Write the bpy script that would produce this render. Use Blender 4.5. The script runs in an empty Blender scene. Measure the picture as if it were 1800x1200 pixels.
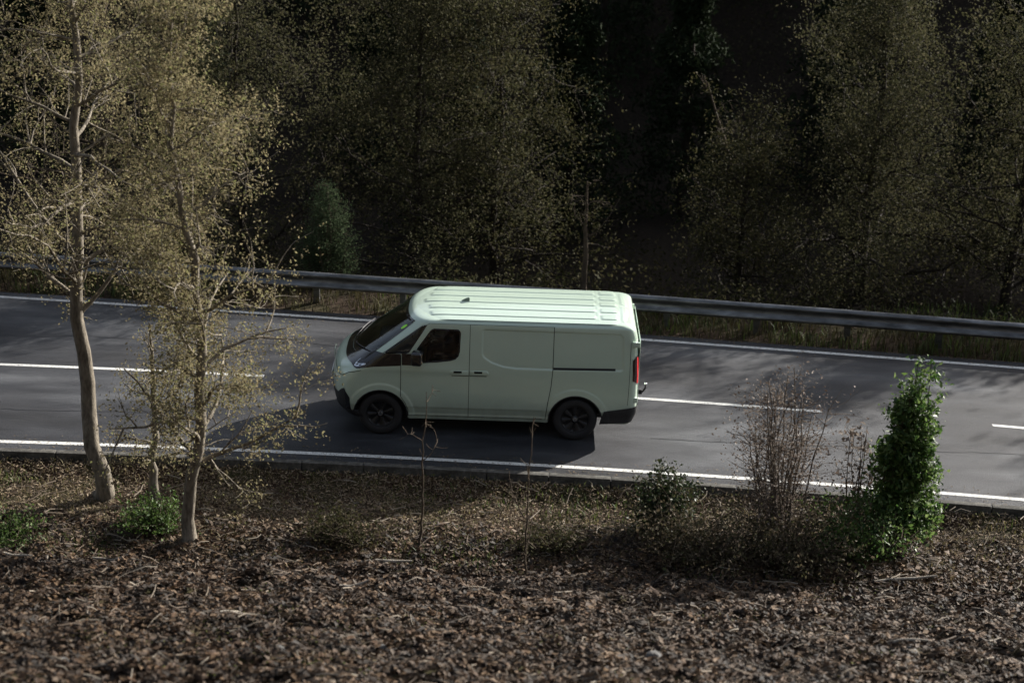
import bpy, bmesh, math, random
import numpy as np
from mathutils import Vector, Matrix
random.seed(7); RNG = np.random.default_rng(7)
S = bpy.context.scene
COL = S.collection
R = math.radians

# ------------------------------------------------------------------ camera
cd = bpy.data.cameras.new('camera'); cam = bpy.data.objects.new('camera', cd); COL.objects.link(cam)
S.camera = cam
yaw, pit, roll = .006, .349, .034
fw = Vector((math.sin(yaw)*math.cos(pit), math.cos(yaw)*math.cos(pit), -math.sin(pit)))
r0 = fw.cross(Vector((0, 0, 1))).normalized(); u0 = r0.cross(fw)
r2 = r0*math.cos(roll) + u0*math.sin(roll); u2 = -r0*math.sin(roll) + u0*math.cos(roll)
M = Matrix((r2, u2, -fw)).transposed().to_4x4(); M.translation = Vector((1.816, -29.336, 11.937))
cam.matrix_world = M
cd.sensor_width = 36; cd.lens = 70; cd.clip_start = .5; cd.clip_end = 600
cd.dof.use_dof = True; cd.dof.focus_distance = 30.6; cd.dof.aperture_fstop = .95

# ------------------------------------------------------------------ light
SUN_AZ, SUN_EL = R(49.5), R(22)
w = bpy.data.worlds.new('World'); S.world = w; w.use_nodes = True
nt = w.node_tree; nt.nodes.clear()
sky = nt.nodes.new('ShaderNodeTexSky'); sky.sky_type = 'NISHITA'; sky.sun_disc = False
sky.sun_elevation = SUN_EL; sky.sun_rotation = SUN_AZ; sky.altitude = 100; sky.dust_density = 3.0
bg = nt.nodes.new('ShaderNodeBackground'); bg.inputs[1].default_value = .08
wo = nt.nodes.new('ShaderNodeOutputWorld')
hs = nt.nodes.new('ShaderNodeHueSaturation'); hs.inputs['Saturation'].default_value = .62
nt.links.new(sky.outputs[0], hs.inputs['Color']); nt.links.new(hs.outputs[0], bg.inputs[0]); nt.links.new(bg.outputs[0], wo.inputs[0])
sl = bpy.data.lights.new('sun', 'SUN'); sl.energy = 5.0; sl.angle = R(.5); sl.color = (1, .95, .88)
so = bpy.data.objects.new('sun', sl); COL.objects.link(so)
sd_ = Vector((math.sin(SUN_AZ)*math.cos(SUN_EL), math.cos(SUN_AZ)*math.cos(SUN_EL), math.sin(SUN_EL)))
so.rotation_euler = sd_.to_track_quat('Z', 'Y').to_euler(); so.location = sd_*60
S.view_settings.view_transform = 'Standard'; S.view_settings.look = 'None'
S.view_settings.gamma = 1; S.view_settings.use_curve_mapping = False
S.view_settings.exposure = 1.4

# ------------------------------------------------------------------ materials
def mat(name, col=(.5, .5, .5), rough=.5, spec=.5, metal=0, coat=0):
    m = bpy.data.materials.new(name); m.use_nodes = True
    b = m.node_tree.nodes['Principled BSDF']
    b.inputs['Base Color'].default_value = (*col, 1); b.inputs['Roughness'].default_value = rough
    b.inputs['Specular IOR Level'].default_value = spec; b.inputs['Metallic'].default_value = metal
    b.inputs['Coat Weight'].default_value = coat; b.inputs['Coat Roughness'].default_value = .04
    return m
def N(m, t, **k):
    n = m.node_tree.nodes.new(t)
    for a, v in k.items(): setattr(n, a, v)
    return n
def L(m, a, b): m.node_tree.links.new(a, b)
def P(m): return m.node_tree.nodes['Principled BSDF']
def ramp(m, src, stops):
    r = N(m, 'ShaderNodeValToRGB'); e = r.color_ramp.elements
    while len(e) < len(stops): e.new(.5)
    for i, (p, c) in enumerate(stops): e[i].position = p; e[i].color = (*c, 1)
    L(m, src, r.inputs[0]); return r.outputs[0]
def noise(m, scale, detail=4, rough=.55, coord=None, sc=None):
    n = N(m, 'ShaderNodeTexNoise'); n.inputs['Scale'].default_value = scale
    n.inputs['Detail'].default_value = detail; n.inputs['Roughness'].default_value = rough
    if coord is None:
        coord = N(m, 'ShaderNodeTexCoord').outputs['Object']
    if sc:
        mp = N(m, 'ShaderNodeMapping'); mp.inputs['Scale'].default_value = sc; L(m, coord, mp.inputs[0]); coord = mp.outputs[0]
    L(m, coord, n.inputs['Vector']); return n.outputs['Fac']
def mix(m, fac, a, b, mode='MIX'):
    n = N(m, 'ShaderNodeMix', data_type='RGBA', blend_type=mode)
    if isinstance(fac, (int, float)): n.inputs[0].default_value = fac
    else: L(m, fac, n.inputs[0])
    for s, v in ((n.inputs[6], a), (n.inputs[7], b)):
        if isinstance(v, tuple): s.default_value = (*v, 1)
        else: L(m, v, s)
    return n.outputs[2]
def bump(m, h, strength=.3, dist=.01):
    b = N(m, 'ShaderNodeBump'); b.inputs['Strength'].default_value = strength; b.inputs['Distance'].default_value = dist
    L(m, h, b.inputs['Height']); L(m, b.outputs[0], P(m).inputs['Normal'])
def leafmat(name, cols, rough=.5, spec=.4, trans=.3):
    m = mat(name, cols[0], rough, spec)
    g = N(m, 'ShaderNodeNewGeometry')
    n = len(cols); c = ramp(m, g.outputs['Random Per Island'], [(i/max(n-1, 1), cols[i]) for i in range(n)])
    L(m, c, P(m).inputs['Base Color'])
    t = N(m, 'ShaderNodeBsdfTranslucent'); L(m, c, t.inputs[0])
    x = N(m, 'ShaderNodeMixShader'); x.inputs[0].default_value = trans
    L(m, P(m).outputs[0], x.inputs[1]); L(m, t.outputs[0], x.inputs[2])
    L(m, x.outputs[0], m.node_tree.nodes['Material Output'].inputs['Surface'])
    return m
def barkmat(name, c1, c2, scale=6):
    m = mat(name, c1, .9, .15)
    f = noise(m, scale, 6, .65, sc=(3, 3, .8))
    L(m, ramp(m, f, [(.3, c1), (.7, c2)]), P(m).inputs['Base Color'])
    bump(m, noise(m, scale*4, 4, .6, sc=(3, 3, .6)), .5, .02)
    return m

# ------------------------------------------------------------------ object helpers
def mesh_np(name, V, F, m=None, smooth=False):
    """V (n,3); F (k,3|4) int array"""
    me = bpy.data.meshes.new(name)
    V = np.asarray(V, np.float32); F = np.asarray(F, np.int32)
    k = F.shape[1]
    me.vertices.add(len(V)); me.vertices.foreach_set('co', V.ravel())
    me.loops.add(F.size); me.loops.foreach_set('vertex_index', F.ravel())
    me.polygons.add(len(F)); me.polygons.foreach_set('loop_start', np.arange(0, F.size, k, dtype=np.int32))
    me.polygons.foreach_set('loop_total', np.full(len(F), k, np.int32))
    if smooth: me.polygons.foreach_set('use_smooth', np.ones(len(F), bool))
    me.update(calc_edges=True)
    if m: me.materials.append(m)
    return me
def put(name, me, parent=None, loc=None, **tags):
    o = bpy.data.objects.new(name, me); COL.objects.link(o)
    if parent: o.parent = parent
    if loc is not None: o.location = loc
    for k, v in tags.items(): o[k] = v
    return o
def empty(name, loc=(0, 0, 0), label=None, category=None, group=None):
    o = bpy.data.objects.new(name, None); COL.objects.link(o); o.location = loc; o.empty_display_size = .2
    if label: o['label'] = label
    if category: o['category'] = category
    if group: o['group'] = group
    return o
def bm_mesh(name, bm, m=None, smooth=False):
    me = bpy.data.meshes.new(name); bm.to_mesh(me); bm.free()
    if m: me.materials.append(m)
    if smooth:
        for p in me.polygons: p.use_smooth = True
        me.set_sharp_from_angle(angle=R(38))
    return me
def add_box(bm, c, s, rot=None, bevel=0, seg=2):
    r = bmesh.ops.create_cube(bm, size=1); vs = r['verts']
    bmesh.ops.scale(bm, vec=s, verts=vs)
    if bevel:
        es = list({e for v in vs for e in v.link_edges})
        q = bmesh.ops.bevel(bm, geom=es, offset=bevel, segments=seg, affect='EDGES', profile=.6)
        vs = list({v for f in q['faces'] for v in f.verts} | {v for v in vs if v.is_valid})
    if rot is not None: bmesh.ops.rotate(bm, cent=(0, 0, 0), matrix=rot, verts=vs)
    bmesh.ops.translate(bm, vec=c, verts=vs)
    return vs
def box(name, c, s, m, parent=None, bevel=0, seg=2, rot=None, smooth=False):
    bm = bmesh.new(); add_box(bm, c, s, rot, bevel, seg)
    return put(name, bm_mesh(name, bm, m, smooth or bevel > 0), parent)
def tube_arrays(pts, rad, k=6, cap=False):
    pts = np.asarray(pts, float); n = len(pts); rad = np.broadcast_to(np.asarray(rad, float), (n,))
    T = np.gradient(pts, axis=0); T /= np.linalg.norm(T, axis=1)[:, None]+1e-9
    ref = np.array([.31, .17, .93]) if abs(T[:, 2]).mean() < .8 else np.array([1., .1, .05])
    A = np.cross(T, ref); A /= np.linalg.norm(A, axis=1)[:, None]+1e-9; B = np.cross(T, A)
    a = np.arange(k)*2*np.pi/k
    V = pts[:, None]+rad[:, None, None]*(np.cos(a)[None, :, None]*A[:, None]+np.sin(a)[None, :, None]*B[:, None])
    i = np.arange(n-1)[:, None]*k; j = np.arange(k)[None]; j2 = (j+1) % k
    F = np.stack([i+j, i+j2, i+k+j2, i+k+j], -1).reshape(-1, 4)
    return V.reshape(-1, 3), F
class Geo:
    def __init__(s): s.V = []; s.F = []; s.n = 0
    def add(s, V, F): s.V.append(V); s.F.append(np.asarray(F)+s.n); s.n += len(V)
    def tube(s, pts, rad, k=6): s.add(*tube_arrays(pts, rad, k))
    def mesh(s, name, m, smooth=True): return mesh_np(name, np.concatenate(s.V), np.concatenate(s.F), m, smooth)
def rand_dirs(n):
    d = RNG.normal(size=(n, 3)); return d/np.linalg.norm(d, axis=1)[:, None]
def leaf_arrays(C, size, aspect=.5, up=0., size_var=.4):
    """one folded diamond (4 verts, 2 triangles) per leaf"""
    n = len(C)
    nrm = rand_dirs(n); nrm[:, 2] = nrm[:, 2]+up*np.sign(nrm[:, 2]+1e-6); nrm /= np.linalg.norm(nrm, axis=1)[:, None]
    t = np.cross(nrm, rand_dirs(n)); t /= np.linalg.norm(t, axis=1)[:, None]+1e-9; b = np.cross(nrm, t)
    s = size*(1+size_var*RNG.uniform(-1, 1, n))[:, None]
    h = nrm*s*.12
    V = np.stack([C-t*s*.5, C+b*s*aspect*.5+h, C+t*s*.5, C-b*s*aspect*.5+h], 1).reshape(-1, 3)
    i = np.arange(n)[:, None]*4
    F = np.concatenate([i+[[0, 1, 2]], i+[[0, 2, 3]]], 0)
    return V, F

def vnoise(x, y, seed=0):
    """smooth value noise"""
    r = np.random.default_rng(seed); G = r.random((256, 256))
    xi = np.floor(x).astype(int); yi = np.floor(y).astype(int); fx = x-xi; fy = y-yi
    fx = fx*fx*(3-2*fx); fy = fy*fy*(3-2*fy)
    g = lambda a, b: G[a % 256, b % 256]
    return (g(xi, yi)*(1-fx)+g(xi+1, yi)*fx)*(1-fy)+(g(xi, yi+1)*(1-fx)+g(xi+1, yi+1)*fx)*fy
def fbm(x, y, o=4, seed=0):
    s = 0; a = .5
    for k in range(o): s = s+a*vnoise(x*2**k, y*2**k, seed+k); a *= .5
    return s
def sstep(a, b, x):
    t = np.clip((x-a)/(b-a), 0, 1); return t*t*(3-2*t)

# ------------------------------------------------------------------ the lie of the land
def quad(pts):
    a = np.array(pts); return np.poly1d(np.polyfit(a[:, 0], a[:, 1], 2))
near_p = quad([(-5.69, -1.67), (-2.68, -1.69), (.33, -1.77), (2.9, -1.94), (4.82, -2.16), (7.48, -2.35), (9.57, -2.62)])
mid_p = quad([(-6.48, 1.54), (-4.3, 1.5), (-2.08, 1.46), (4.16, .9), (5.73, .78), (7.05, .6), (9.74, .24), (10.24, .21)])
far_p = quad([(-7.32, 4.93), (-3.97, 4.68), (-.65, 4.41), (4.27, 3.71), (7., 3.41), (10.89, 2.97)])
rail_p = quad([(-7.6, 5.9), (-4.3, 5.6), (-1.3, 5.3), (4.2, 4.6), (8, 4.15), (11, 3.72)])
def ext(p):
    """quadratic inside the view, straight beyond it"""
    d = p.deriv()
    def f(x):
        x = np.asarray(x, float); c = np.clip(x, -10, 14); return p(c)+(x-c)*d(c)
    return f
near_y, mid_y, far_y, rail_y = map(ext, (near_p, mid_p, far_p, rail_p))
KERB = .42                                            # asphalt beyond the near line
def ground_z(x, y):
    x = np.asarray(x, float); y = np.asarray(y, float)
    ny = near_y(x)-KERB-.14; ry = rail_y(x)+.3
    dn = ny-y; df = y-ry
    z = np.where(dn > 0, -.03-.10*sstep(0, .5, dn)+.08*sstep(.6, 2.6, dn)*1.0, -.06)
    bank = np.clip(dn-2.7, 0, None)
    z = z+.32*(np.sqrt(bank*bank+.25)-.5)+.25*(np.sqrt(np.clip(dn-12.2, 0, None)**2+.25)-.5)
    z = z-1.25*sstep(.2, 4.5, df)+.75*(np.sqrt(np.clip(df-13, 0, None)**2+1)-1)
    z = z-.4*np.clip(df-36, 0, None)
    s1 = sstep(.0, .5, dn); s2 = sstep(.2, 1.5, df)
    z = z+s1*(.16*(fbm(x*.9+9, y*.9, 3, 5)-.45)+sstep(2.2, 3.6, dn)*(.42*(fbm(x*2.4, y*2.4, 4, 9)-.45)))
    z = z+s2*.7*(fbm(x*.35, y*.35, 4, 21)-.45)
    return z

m_ground = mat('soil', (.05, .035, .025), .95, .1)
tc = N(m_ground, 'ShaderNodeTexCoord').outputs['Object']
a = noise(m_ground, 1.3, 6, .6, tc); b = noise(m_ground, 14, 6, .7, tc); c = noise(m_ground, .5, 3, .5, tc)
base = ramp(m_ground, b, [(.3, (.016, .010, .007)), (.55, (.045, .029, .018)), (.75, (.09, .06, .038))])
g2 = ramp(m_ground, b, [(.3, (.02, .022, .01)), (.7, (.075, .07, .03))])
L(m_ground, mix(m_ground, ramp(m_ground, a, [(.48, (0, 0, 0)), (.66, (1, 1, 1))]), base, g2), P(m_ground).inputs['Base Color'])
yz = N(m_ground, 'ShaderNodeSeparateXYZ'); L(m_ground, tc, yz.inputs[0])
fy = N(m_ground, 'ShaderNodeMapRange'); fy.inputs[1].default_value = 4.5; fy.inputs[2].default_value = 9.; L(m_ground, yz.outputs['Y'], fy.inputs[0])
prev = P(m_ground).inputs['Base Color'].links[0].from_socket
L(m_ground, mix(m_ground, fy.outputs[0], prev, ramp(m_ground, b, [(.3, (.006, .005, .004)), (.7, (.026, .020, .014))])), P(m_ground).inputs['Base Color'])  # soil darkened beyond the barrier, the wooded slope's shade put into its colour
bump(m_ground, b, .7, .05)

def axis(segs):
    out = []
    for a_, b_, st in segs: out += list(np.arange(a_, b_, st))
    out.append(segs[-1][1]); return np.array(out)
gx = axis([(-300, -60, 30), (-60, -14, 2), (-14, 20, .1), (20, 60, 2), (60, 300, 30)])
gy = axis([(-300, -60, 30), (-60, -14, 1.5), (-14, -1.8, .09), (-1.8, 8, .4), (8, 60, .8), (60, 300, 30)])
X, Y = np.meshgrid(gx, gy, indexing='ij'); Z = ground_z(X, Y)
def grid_faces(nx, ny):
    i = np.arange(nx-1)[:, None]*ny; j = np.arange(ny-1)[None]
    return np.stack([i+j, i+ny+j, i+ny+j+1, i+j+1], -1).reshape(-1, 4)
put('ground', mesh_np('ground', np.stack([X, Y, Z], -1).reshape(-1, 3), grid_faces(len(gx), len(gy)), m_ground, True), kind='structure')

# road ---------------------------------------------------------------
m_road = mat('asphalt', (.05, .05, .052), .78, .35)
tc = N(m_road, 'ShaderNodeTexCoord').outputs['Object']
patch = noise(m_road, .55, 5, .6, tc, sc=(.45, 1.3, 1)); fine = noise(m_road, 55, 3, .85, tc); mid = noise(m_road, 1.1, 6, .62, tc, sc=(.35, 1.6, 1))
c1 = ramp(m_road, patch, [(.36, (.011, .0115, .0135)), (.47, (.021, .022, .026)), (.56, (.036, .038, .043)), (.66, (.068, .071, .078))])  # asphalt tones, contrast widened to paint in dappled shade and pale haze
c2 = ramp(m_road, mid, [(.3, (.55, .55, .57)), (.7, (1.3, 1.3, 1.28))])
c3 = ramp(m_road, fine, [(.3, (.30, .30, .30)), (.5, (.95, .95, .95)), (.70, (2.6, 2.6, 2.5))])
L(m_road, mix(m_road, 1., mix(m_road, 1., c1, c2, 'MULTIPLY'), c3, 'MULTIPLY'), P(m_road).inputs['Base Color'])
L(m_road, ramp(m_road, mid, [(.3, (.5, .5, .5)), (.7, (.75, .75, .75))]), P(m_road).inputs['Roughness'])
bump(m_road, fine, .8, .008)
def ribbon(x0, x1, fa, fb, z, nseg=None, ny=2):
    xs = np.linspace(x0, x1, nseg or max(2, int((x1-x0)/.5)+1)); t = np.linspace(0, 1, ny)
    ya, yb = fa(xs), fb(xs)
    V = np.stack([np.repeat(xs[:, None], ny, 1), ya[:, None]*(1-t)+yb[:, None]*t, np.full((len(xs), ny), z)], -1)
    return V.reshape(-1, 3), grid_faces(len(xs), ny)
road = put('road', mesh_np('road', *ribbon(-120, 120, lambda x: near_y(x)-KERB, lambda x: far_y(x)+.28, 0., 241), m_road), kind='structure')
m_paint = mat('road_paint', (.7, .7, .68), .65, .3)
tc = N(m_paint, 'ShaderNodeTexCoord').outputs['Object']
L(m_paint, ramp(m_paint, noise(m_paint, 38, 5, .75, tc), [(.36, (.10, .10, .10)), (.47, (.50, .50, .48)), (.7, (.76, .76, .73))]), P(m_paint).inputs['Base Color'])
for nm, f, x0, x1 in (('edge_line', near_y, -120, 120), ('edge_line', far_y, -120, 120)):
    put(nm, mesh_np(nm, *ribbon(x0, x1, lambda x, f=f: f(x)-.05, lambda x, f=f: f(x)+.055, .004, 481), m_paint), road)
for x0, x1 in ((-16.3, -11.1), (-8.2, -2.08), (.9, 7.05), (9.74, 15.2), (18, 24), (27, 33), (-25, -19)):
    put('centre_dash', mesh_np('centre_dash', *ribbon(x0, x1, lambda x: mid_y(x)-.05, lambda x: mid_y(x)+.05, .004), m_paint), road)
m_crack = mat('crack_sealant', (.012, .012, .013), .5)
def crack(pts, wd=.02):
    p = np.array(pts); d = np.gradient(p, axis=0); n = np.stack([-d[:, 1], d[:, 0]], 1); n /= np.linalg.norm(n, axis=1)[:, None]
    wv = (wd*(.5+RNG.random(len(p))))[:, None]
    V = np.concatenate([np.c_[p-n*wv, np.full(len(p), .003)], np.c_[p+n*wv, np.full(len(p), .003)]]); k = len(p)
    i = np.arange(k-1); return V, np.stack([i, i+1, i+1+k, i+k], 1)
for x0, x1, y0 in ((-9, -3.2, -.35), (4.2, 13, -.6), (-12, 4, 3.0)):
    xs = np.arange(x0, x1, .12); ys = y0+.12*(fbm(xs*1.3, xs*0+y0, 4, 4)-.5)*2+near_y(xs)*.3+.5
    put('sealed_crack', mesh_np('sealed_crack', *crack(np.c_[xs, ys], .010), m_crack), road)
# kerb --------------------------------------------------------------
m_kerb = mat('kerb_concrete', (.2, .19, .175), .9, .2)
L(m_kerb, ramp(m_kerb, noise(m_kerb, 7, 6, .7), [(.3, (.025, .023, .018)), (.5, (.065, .062, .055)), (.7, (.13, .125, .11))]), P(m_kerb).inputs['Base Color'])
bump(m_kerb, noise(m_kerb, 50, 4), .4, .01)
kerb = put('kerb', None, kind='structure')
bm = bmesh.new(); add_box(bm, (0, 0, 0), (.905, .125, .25), None, .014, 2); kme = bm_mesh('kerb_stone', bm, m_kerb, True)
for k in range(48):
    x = -18+k*.915; y = float(near_y(x))-KERB-.063
    o = put('kerb_stone', kme, kerb, (x, y, -.045+random.uniform(-.006, .006)))
    o.rotation_euler = (random.uniform(-.02, .02), 0, math.atan(float(near_y(x+.3)-near_y(x-.3))/.6)+random.uniform(-.004, .004))

# guardrail ---------------------------------------------------------
m_galv = mat('galvanised_steel', (.34, .35, .37), .42, .5, .75)
L(m_galv, ramp(m_galv, noise(m_galv, 3.2, 6, .65, sc=(.6, 1, 3)), [(.3, (.05, .05, .048)), (.52, (.15, .153, .155)), (.72, (.27, .275, .28))]), P(m_galv).inputs['Base Color'])
rail = empty('crash_barrier', (0, float(rail_y(0)), 0), 'long galvanised double-wave crash barrier beyond the far edge line', 'barrier')
prof = [(.0, .155), (-.035, .15), (-.08, .12), (-.08, .085), (-.01, .045), (0, .0), (-.01, -.045), (-.08, -.085), (-.08, -.12), (-.035, -.15), (.0, -.155)]
prof = prof+[(p[0]+.006, p[1]) for p in prof[::-1]]
RZ = .40
BL = 3.2
def beam_mesh(x0, x1, dz=0):
    xs = np.linspace(x0, x1, 9); ys = rail_y(xs); V = []
    for x, y in zip(xs, ys): V += [(x, y-float(rail_y(0))+p[0]-dz, RZ+p[1]) for p in prof]
    n = len(prof); F = []
    for i in range(8):
        for j in range(n): F.append((i*n+j, (i+1)*n+j, (i+1)*n+(j+1) % n, i*n+(j+1) % n))
    me = mesh_np('beam', V, F, m_galv); return me
for k in range(-7, 12):
    put('beam', beam_mesh(k*BL, (k+1)*BL+.16, .007 if k % 2 else 0), rail)
bm = bmesh.new()
add_box(bm, (0, .05, -.0), (.10, .006, 1.2)); add_box(bm, (-.052, .09, 0), (.005, .086, 1.2)); add_box(bm, (.052, .09, 0), (.005, .086, 1.2))
pme = bm_mesh('post', bm, m_galv)
for k in range(-14, 24):
    x = k*BL/2; o = put('post', pme, rail, (x, float(rail_y(x)-rail_y(0)), -.07))
bm = bmesh.new(); bmesh.ops.create_cone(bm, cap_ends=True, segments=8, radius1=.018, radius2=.015, depth=.02, matrix=Matrix.Rotation(R(90), 4, 'X'))
bme = bm_mesh('bolt', bm, m_galv)
for k in range(-6, 10):
    x = k*BL+.08; put('bolt', bme, rail, (x, float(rail_y(x)-rail_y(0))-.02, RZ))
# ================================================================== the van
# van frame: x to the rear from the front axle, y to its right (away from the near kerb), z up
def pchip(xs, ys):
    xs = np.array(xs, float); ys = np.array(ys, float); h = np.diff(xs); d = np.diff(ys)/h
    m = np.zeros(len(xs)); m[0] = d[0]; m[-1] = d[-1]
    for i in range(1, len(xs)-1):
        if d[i-1]*d[i] > 0:
            w1 = 2*h[i]+h[i-1]; w2 = h[i]+2*h[i-1]; m[i] = (w1+w2)/(w1/d[i-1]+w2/d[i])
    def f(x):
        x = np.clip(np.asarray(x, float), xs[0], xs[-1]); i = np.clip(np.searchsorted(xs, x)-1, 0, len(xs)-2)
        t = (x-xs[i])/h[i]
        return ((2*t**3-3*t**2+1)*ys[i]+(t**3-2*t**2+t)*h[i]*m[i]+(-2*t**3+3*t**2)*ys[i+1]+(t**3-t**2)*h[i]*m[i+1])
    return f
VT = [.29, .40, .50, .60, .75, .87, .96, 1.04, 1.11, 1.20, 1.33, 1.60, 1.76, 1.82, 1.87, 1.91, 1.94, 1.97]
f_z = pchip(VT, [.29, .40, .50, .60, .75, .87, .96, 1.04, 1.11, 1.20, 1.33, 1.60, 1.76, 1.818, 1.850, 1.866, 1.872, 1.874])
f_w = pchip(VT, [.905, .925, .943, .946, .947, .947, .946, .944, .941, .934, .923, .893, .872, .860, .835, .80, .76, .70])
f_f = pchip(VT, [-.62, -.735, -.765, -.782, -.79, -.785, -.765, -.71, -.60, -.45, -.265, .105, .315, .385, .45, .53, .60, .68])
f_r = pchip(VT, [3.86, 3.90, 3.935, 3.94, 3.94, 3.94, 3.94, 3.94, 3.94, 3.935, 3.93, 3.915, 3.885, 3.86, 3.81, 3.75, 3.70, 3.64])
f_q = pchip(VT, [.40, .42, .44, .45, .45, .45, .45, .45, .45, .45, .45, .45, .44, .42, .38, .34, .30, .26])
NX, RR, NR = 2.5, .15, 2.3
# press lines of the side: a shallow recess and wheel-arch brows
REC = np.array([(1.53, 1.735), (1.53, 1.37), (1.56, 1.315), (1.68, 1.235), (1.86, 1.175), (2.06, 1.152), (2.64, 1.150), (3.66, 1.165), (3.705, 1.19), (3.71, 1.24), (3.69, 1.70), (3.64, 1.755), (1.56, 1.765)])
def poly_sd(x, z, poly):
    """signed distance, negative inside"""
    x = np.asarray(x, float); z = np.asarray(z, float); d = np.full(x.shape, 1e9); ins = np.zeros(x.shape, bool); n = len(poly)
    for i in range(n):
        a = poly[i]; b = poly[(i+1) % n]; ex, ez = b-a
        px, pz = x-a[0], z-a[1]; t = np.clip((px*ex+pz*ez)/(ex*ex+ez*ez), 0, 1)
        d = np.minimum(d, np.hypot(px-t*ex, pz-t*ez))
        c = ((a[1] > z) != (b[1] > z)) & (x < (b[0]-a[0])*(z-a[1])/((b[1]-a[1])+1e-12)+a[0]); ins ^= c
    return np.where(ins, -d, d)
WB = 2.995; WR = .343; AR = .415; AZ = .335
def side_disp(x, z):
    d = -.014*(1-sstep(-.022, .0, poly_sd(x, z, REC)))
    for cx in (0, WB):
        r = np.hypot(x-cx, z-AZ); d = d+.012*(1-sstep(.50, .53, r))
    d = d-.010*sstep(.50, .46, z)*sstep(.36, .38, z)
    # soft shoulder under the side glass
    d = d+.010*np.exp(-((z-1.10)/.07)**2)*(1-sstep(1.0, 1.5, x))
    return d
def pos(s, v, off=0.):
    """s in degrees: |s|<=90 nose, 90..180 flank, 180..270 tail corner, 270..300 tail; sign: - near, + far"""
    s = np.asarray(s, float); v = np.asarray(v, float); s, v = np.broadcast_arrays(s, v)
    sg = np.where(s < 0, -1., 1.); a = np.abs(s)
    W, XF, XR, RF = f_w(v), f_f(v), f_r(v), f_q(v)
    th = np.radians(np.clip(a, 0, 90)); xf = XF+RF*(1-np.cos(th).clip(0)**(2/NX)); yf = W*np.sin(th)**(2/NX)
    t = np.clip((a-90)/90, 0, 1); x = np.where(a > 90, XF+RF+t*(XR-RR-XF-RF), xf); y = np.where(a > 90, W, yf)
    th = np.radians(np.clip(a-180, 0, 90)); x = np.where(a > 180, XR-RR+RR*np.sin(th)**(2/NR), x)
    y = np.where(a > 180, W-RR+RR*np.cos(th).clip(0)**(2/NR), y)
    q = np.clip((a-270)/30, 0, 1); y = np.where(a > 270, (W-RR)*(1-q), y)
    z = f_z(v)
    flank = sstep(60, 85, a)*(1-sstep(182, 190, a))
    y = y+side_disp(x, z)*flank
    return np.stack([x, y*sg, z], -1)
def pos_off(s, v, off):
    p = pos(s, v); e = 1e-2
    du = pos(s+e*20, v)-pos(s-e*20, v); dv = pos(s, v+e)-pos(s, v-e)
    n = np.cross(du, dv); n /= np.linalg.norm(n, axis=-1, keepdims=True)+1e-12
    c = p-np.array([1.9, 0, 1.0]); c[..., 0] *= .3
    n *= np.where((n*c).sum(-1, keepdims=True) < 0, -1, 1)
    return p+n*np.asarray(off)[..., None] if np.ndim(off) else p+n*off
def side_s(x, v, near=True):
    """ring parameter of the point at x on the flank or the front/rear corner"""
    x = np.asarray(x, float); v = np.asarray(v, float); x, v = np.broadcast_arrays(x, v)
    XF, XR, RF = f_f(v), f_r(v), f_q(v)
    u = np.clip(1-(x-XF)/RF, 0, 1); a1 = np.degrees(np.arccos(np.clip(u**(NX/2), 0, 1)))
    a2 = 90+90*(x-XF-RF)/(XR-RR-XF-RF)
    u3 = np.clip((x-(XR-RR))/RR, 0, 1); a3 = 180+np.degrees(np.arcsin(u3**(NR/2)))
    a = np.where(x < XF+RF, a1, np.where(x < XR-RR, a2, a3))
    return -a if near else a

m_van = mat('sage_paint', (.465, .575, .475), .34, .5, .12, 1.)
P(m_van).inputs['Coat Roughness'].default_value = .05
tcv = N(m_van, 'ShaderNodeTexCoord').outputs['Object']
dirt = ramp(m_van, noise(m_van, 2.2, 6, .65, tcv), [(.3, (.97, .97, .97)), (.7, (1.02, 1.02, 1.02))])
gz = N(m_van, 'ShaderNodeSeparateXYZ'); L(m_van, tcv, gz.inputs[0])
cl = mix(m_van, 1., (.465, .575, .475), dirt, 'MULTIPLY')
lowz = N(m_van, 'ShaderNodeMapRange'); lowz.inputs[1].default_value = .75; lowz.inputs[2].default_value = .28; L(m_van, gz.outputs['Z'], lowz.inputs[0])
mm = N(m_van, 'ShaderNodeMath', operation='MULTIPLY'); L(m_van, lowz.outputs[0], mm.inputs[0]); L(m_van, noise(m_van, 5, 6, .75, tcv, sc=(1, 1, .6)), mm.inputs[1])
L(m_van, mix(m_van, mm.outputs[0], cl, (.15, .14, .11)), P(m_van).inputs['Base Color'])
m_black = mat('gloss_black', (.010, .010, .012), .12, .5, 0, .6)
m_trim = mat('black_plastic', (.018, .018, .020), .55, .4)
m_gap = mat('panel_gap', (.006, .007, .006), .8, .1)
m_rubber = mat('tyre_rubber', (.022, .022, .023), .75, .3)
m_in = mat('cabin_plastic', (.03, .03, .033), .7, .3)
m_seat = mat('seat_fabric', (.06, .06, .065), .9, .2)
m_chrome = mat('bright_metal', (.75, .77, .8), .15, .5, 1)
m_red = mat('tail_lamp_red', (.55, .012, .015), .15, .5, 0, .8)
m_smoke = mat('tail_lamp_smoke', (.03, .012, .012), .1, .5, 0, .8)
m_yel = mat('yellow_plate', (.75, .50, .03), .4)
m_whp = mat('white_plate', (.7, .7, .68), .4)
m_lime = mat('lime_sticker', (.35, .9, .06), .5)
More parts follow.
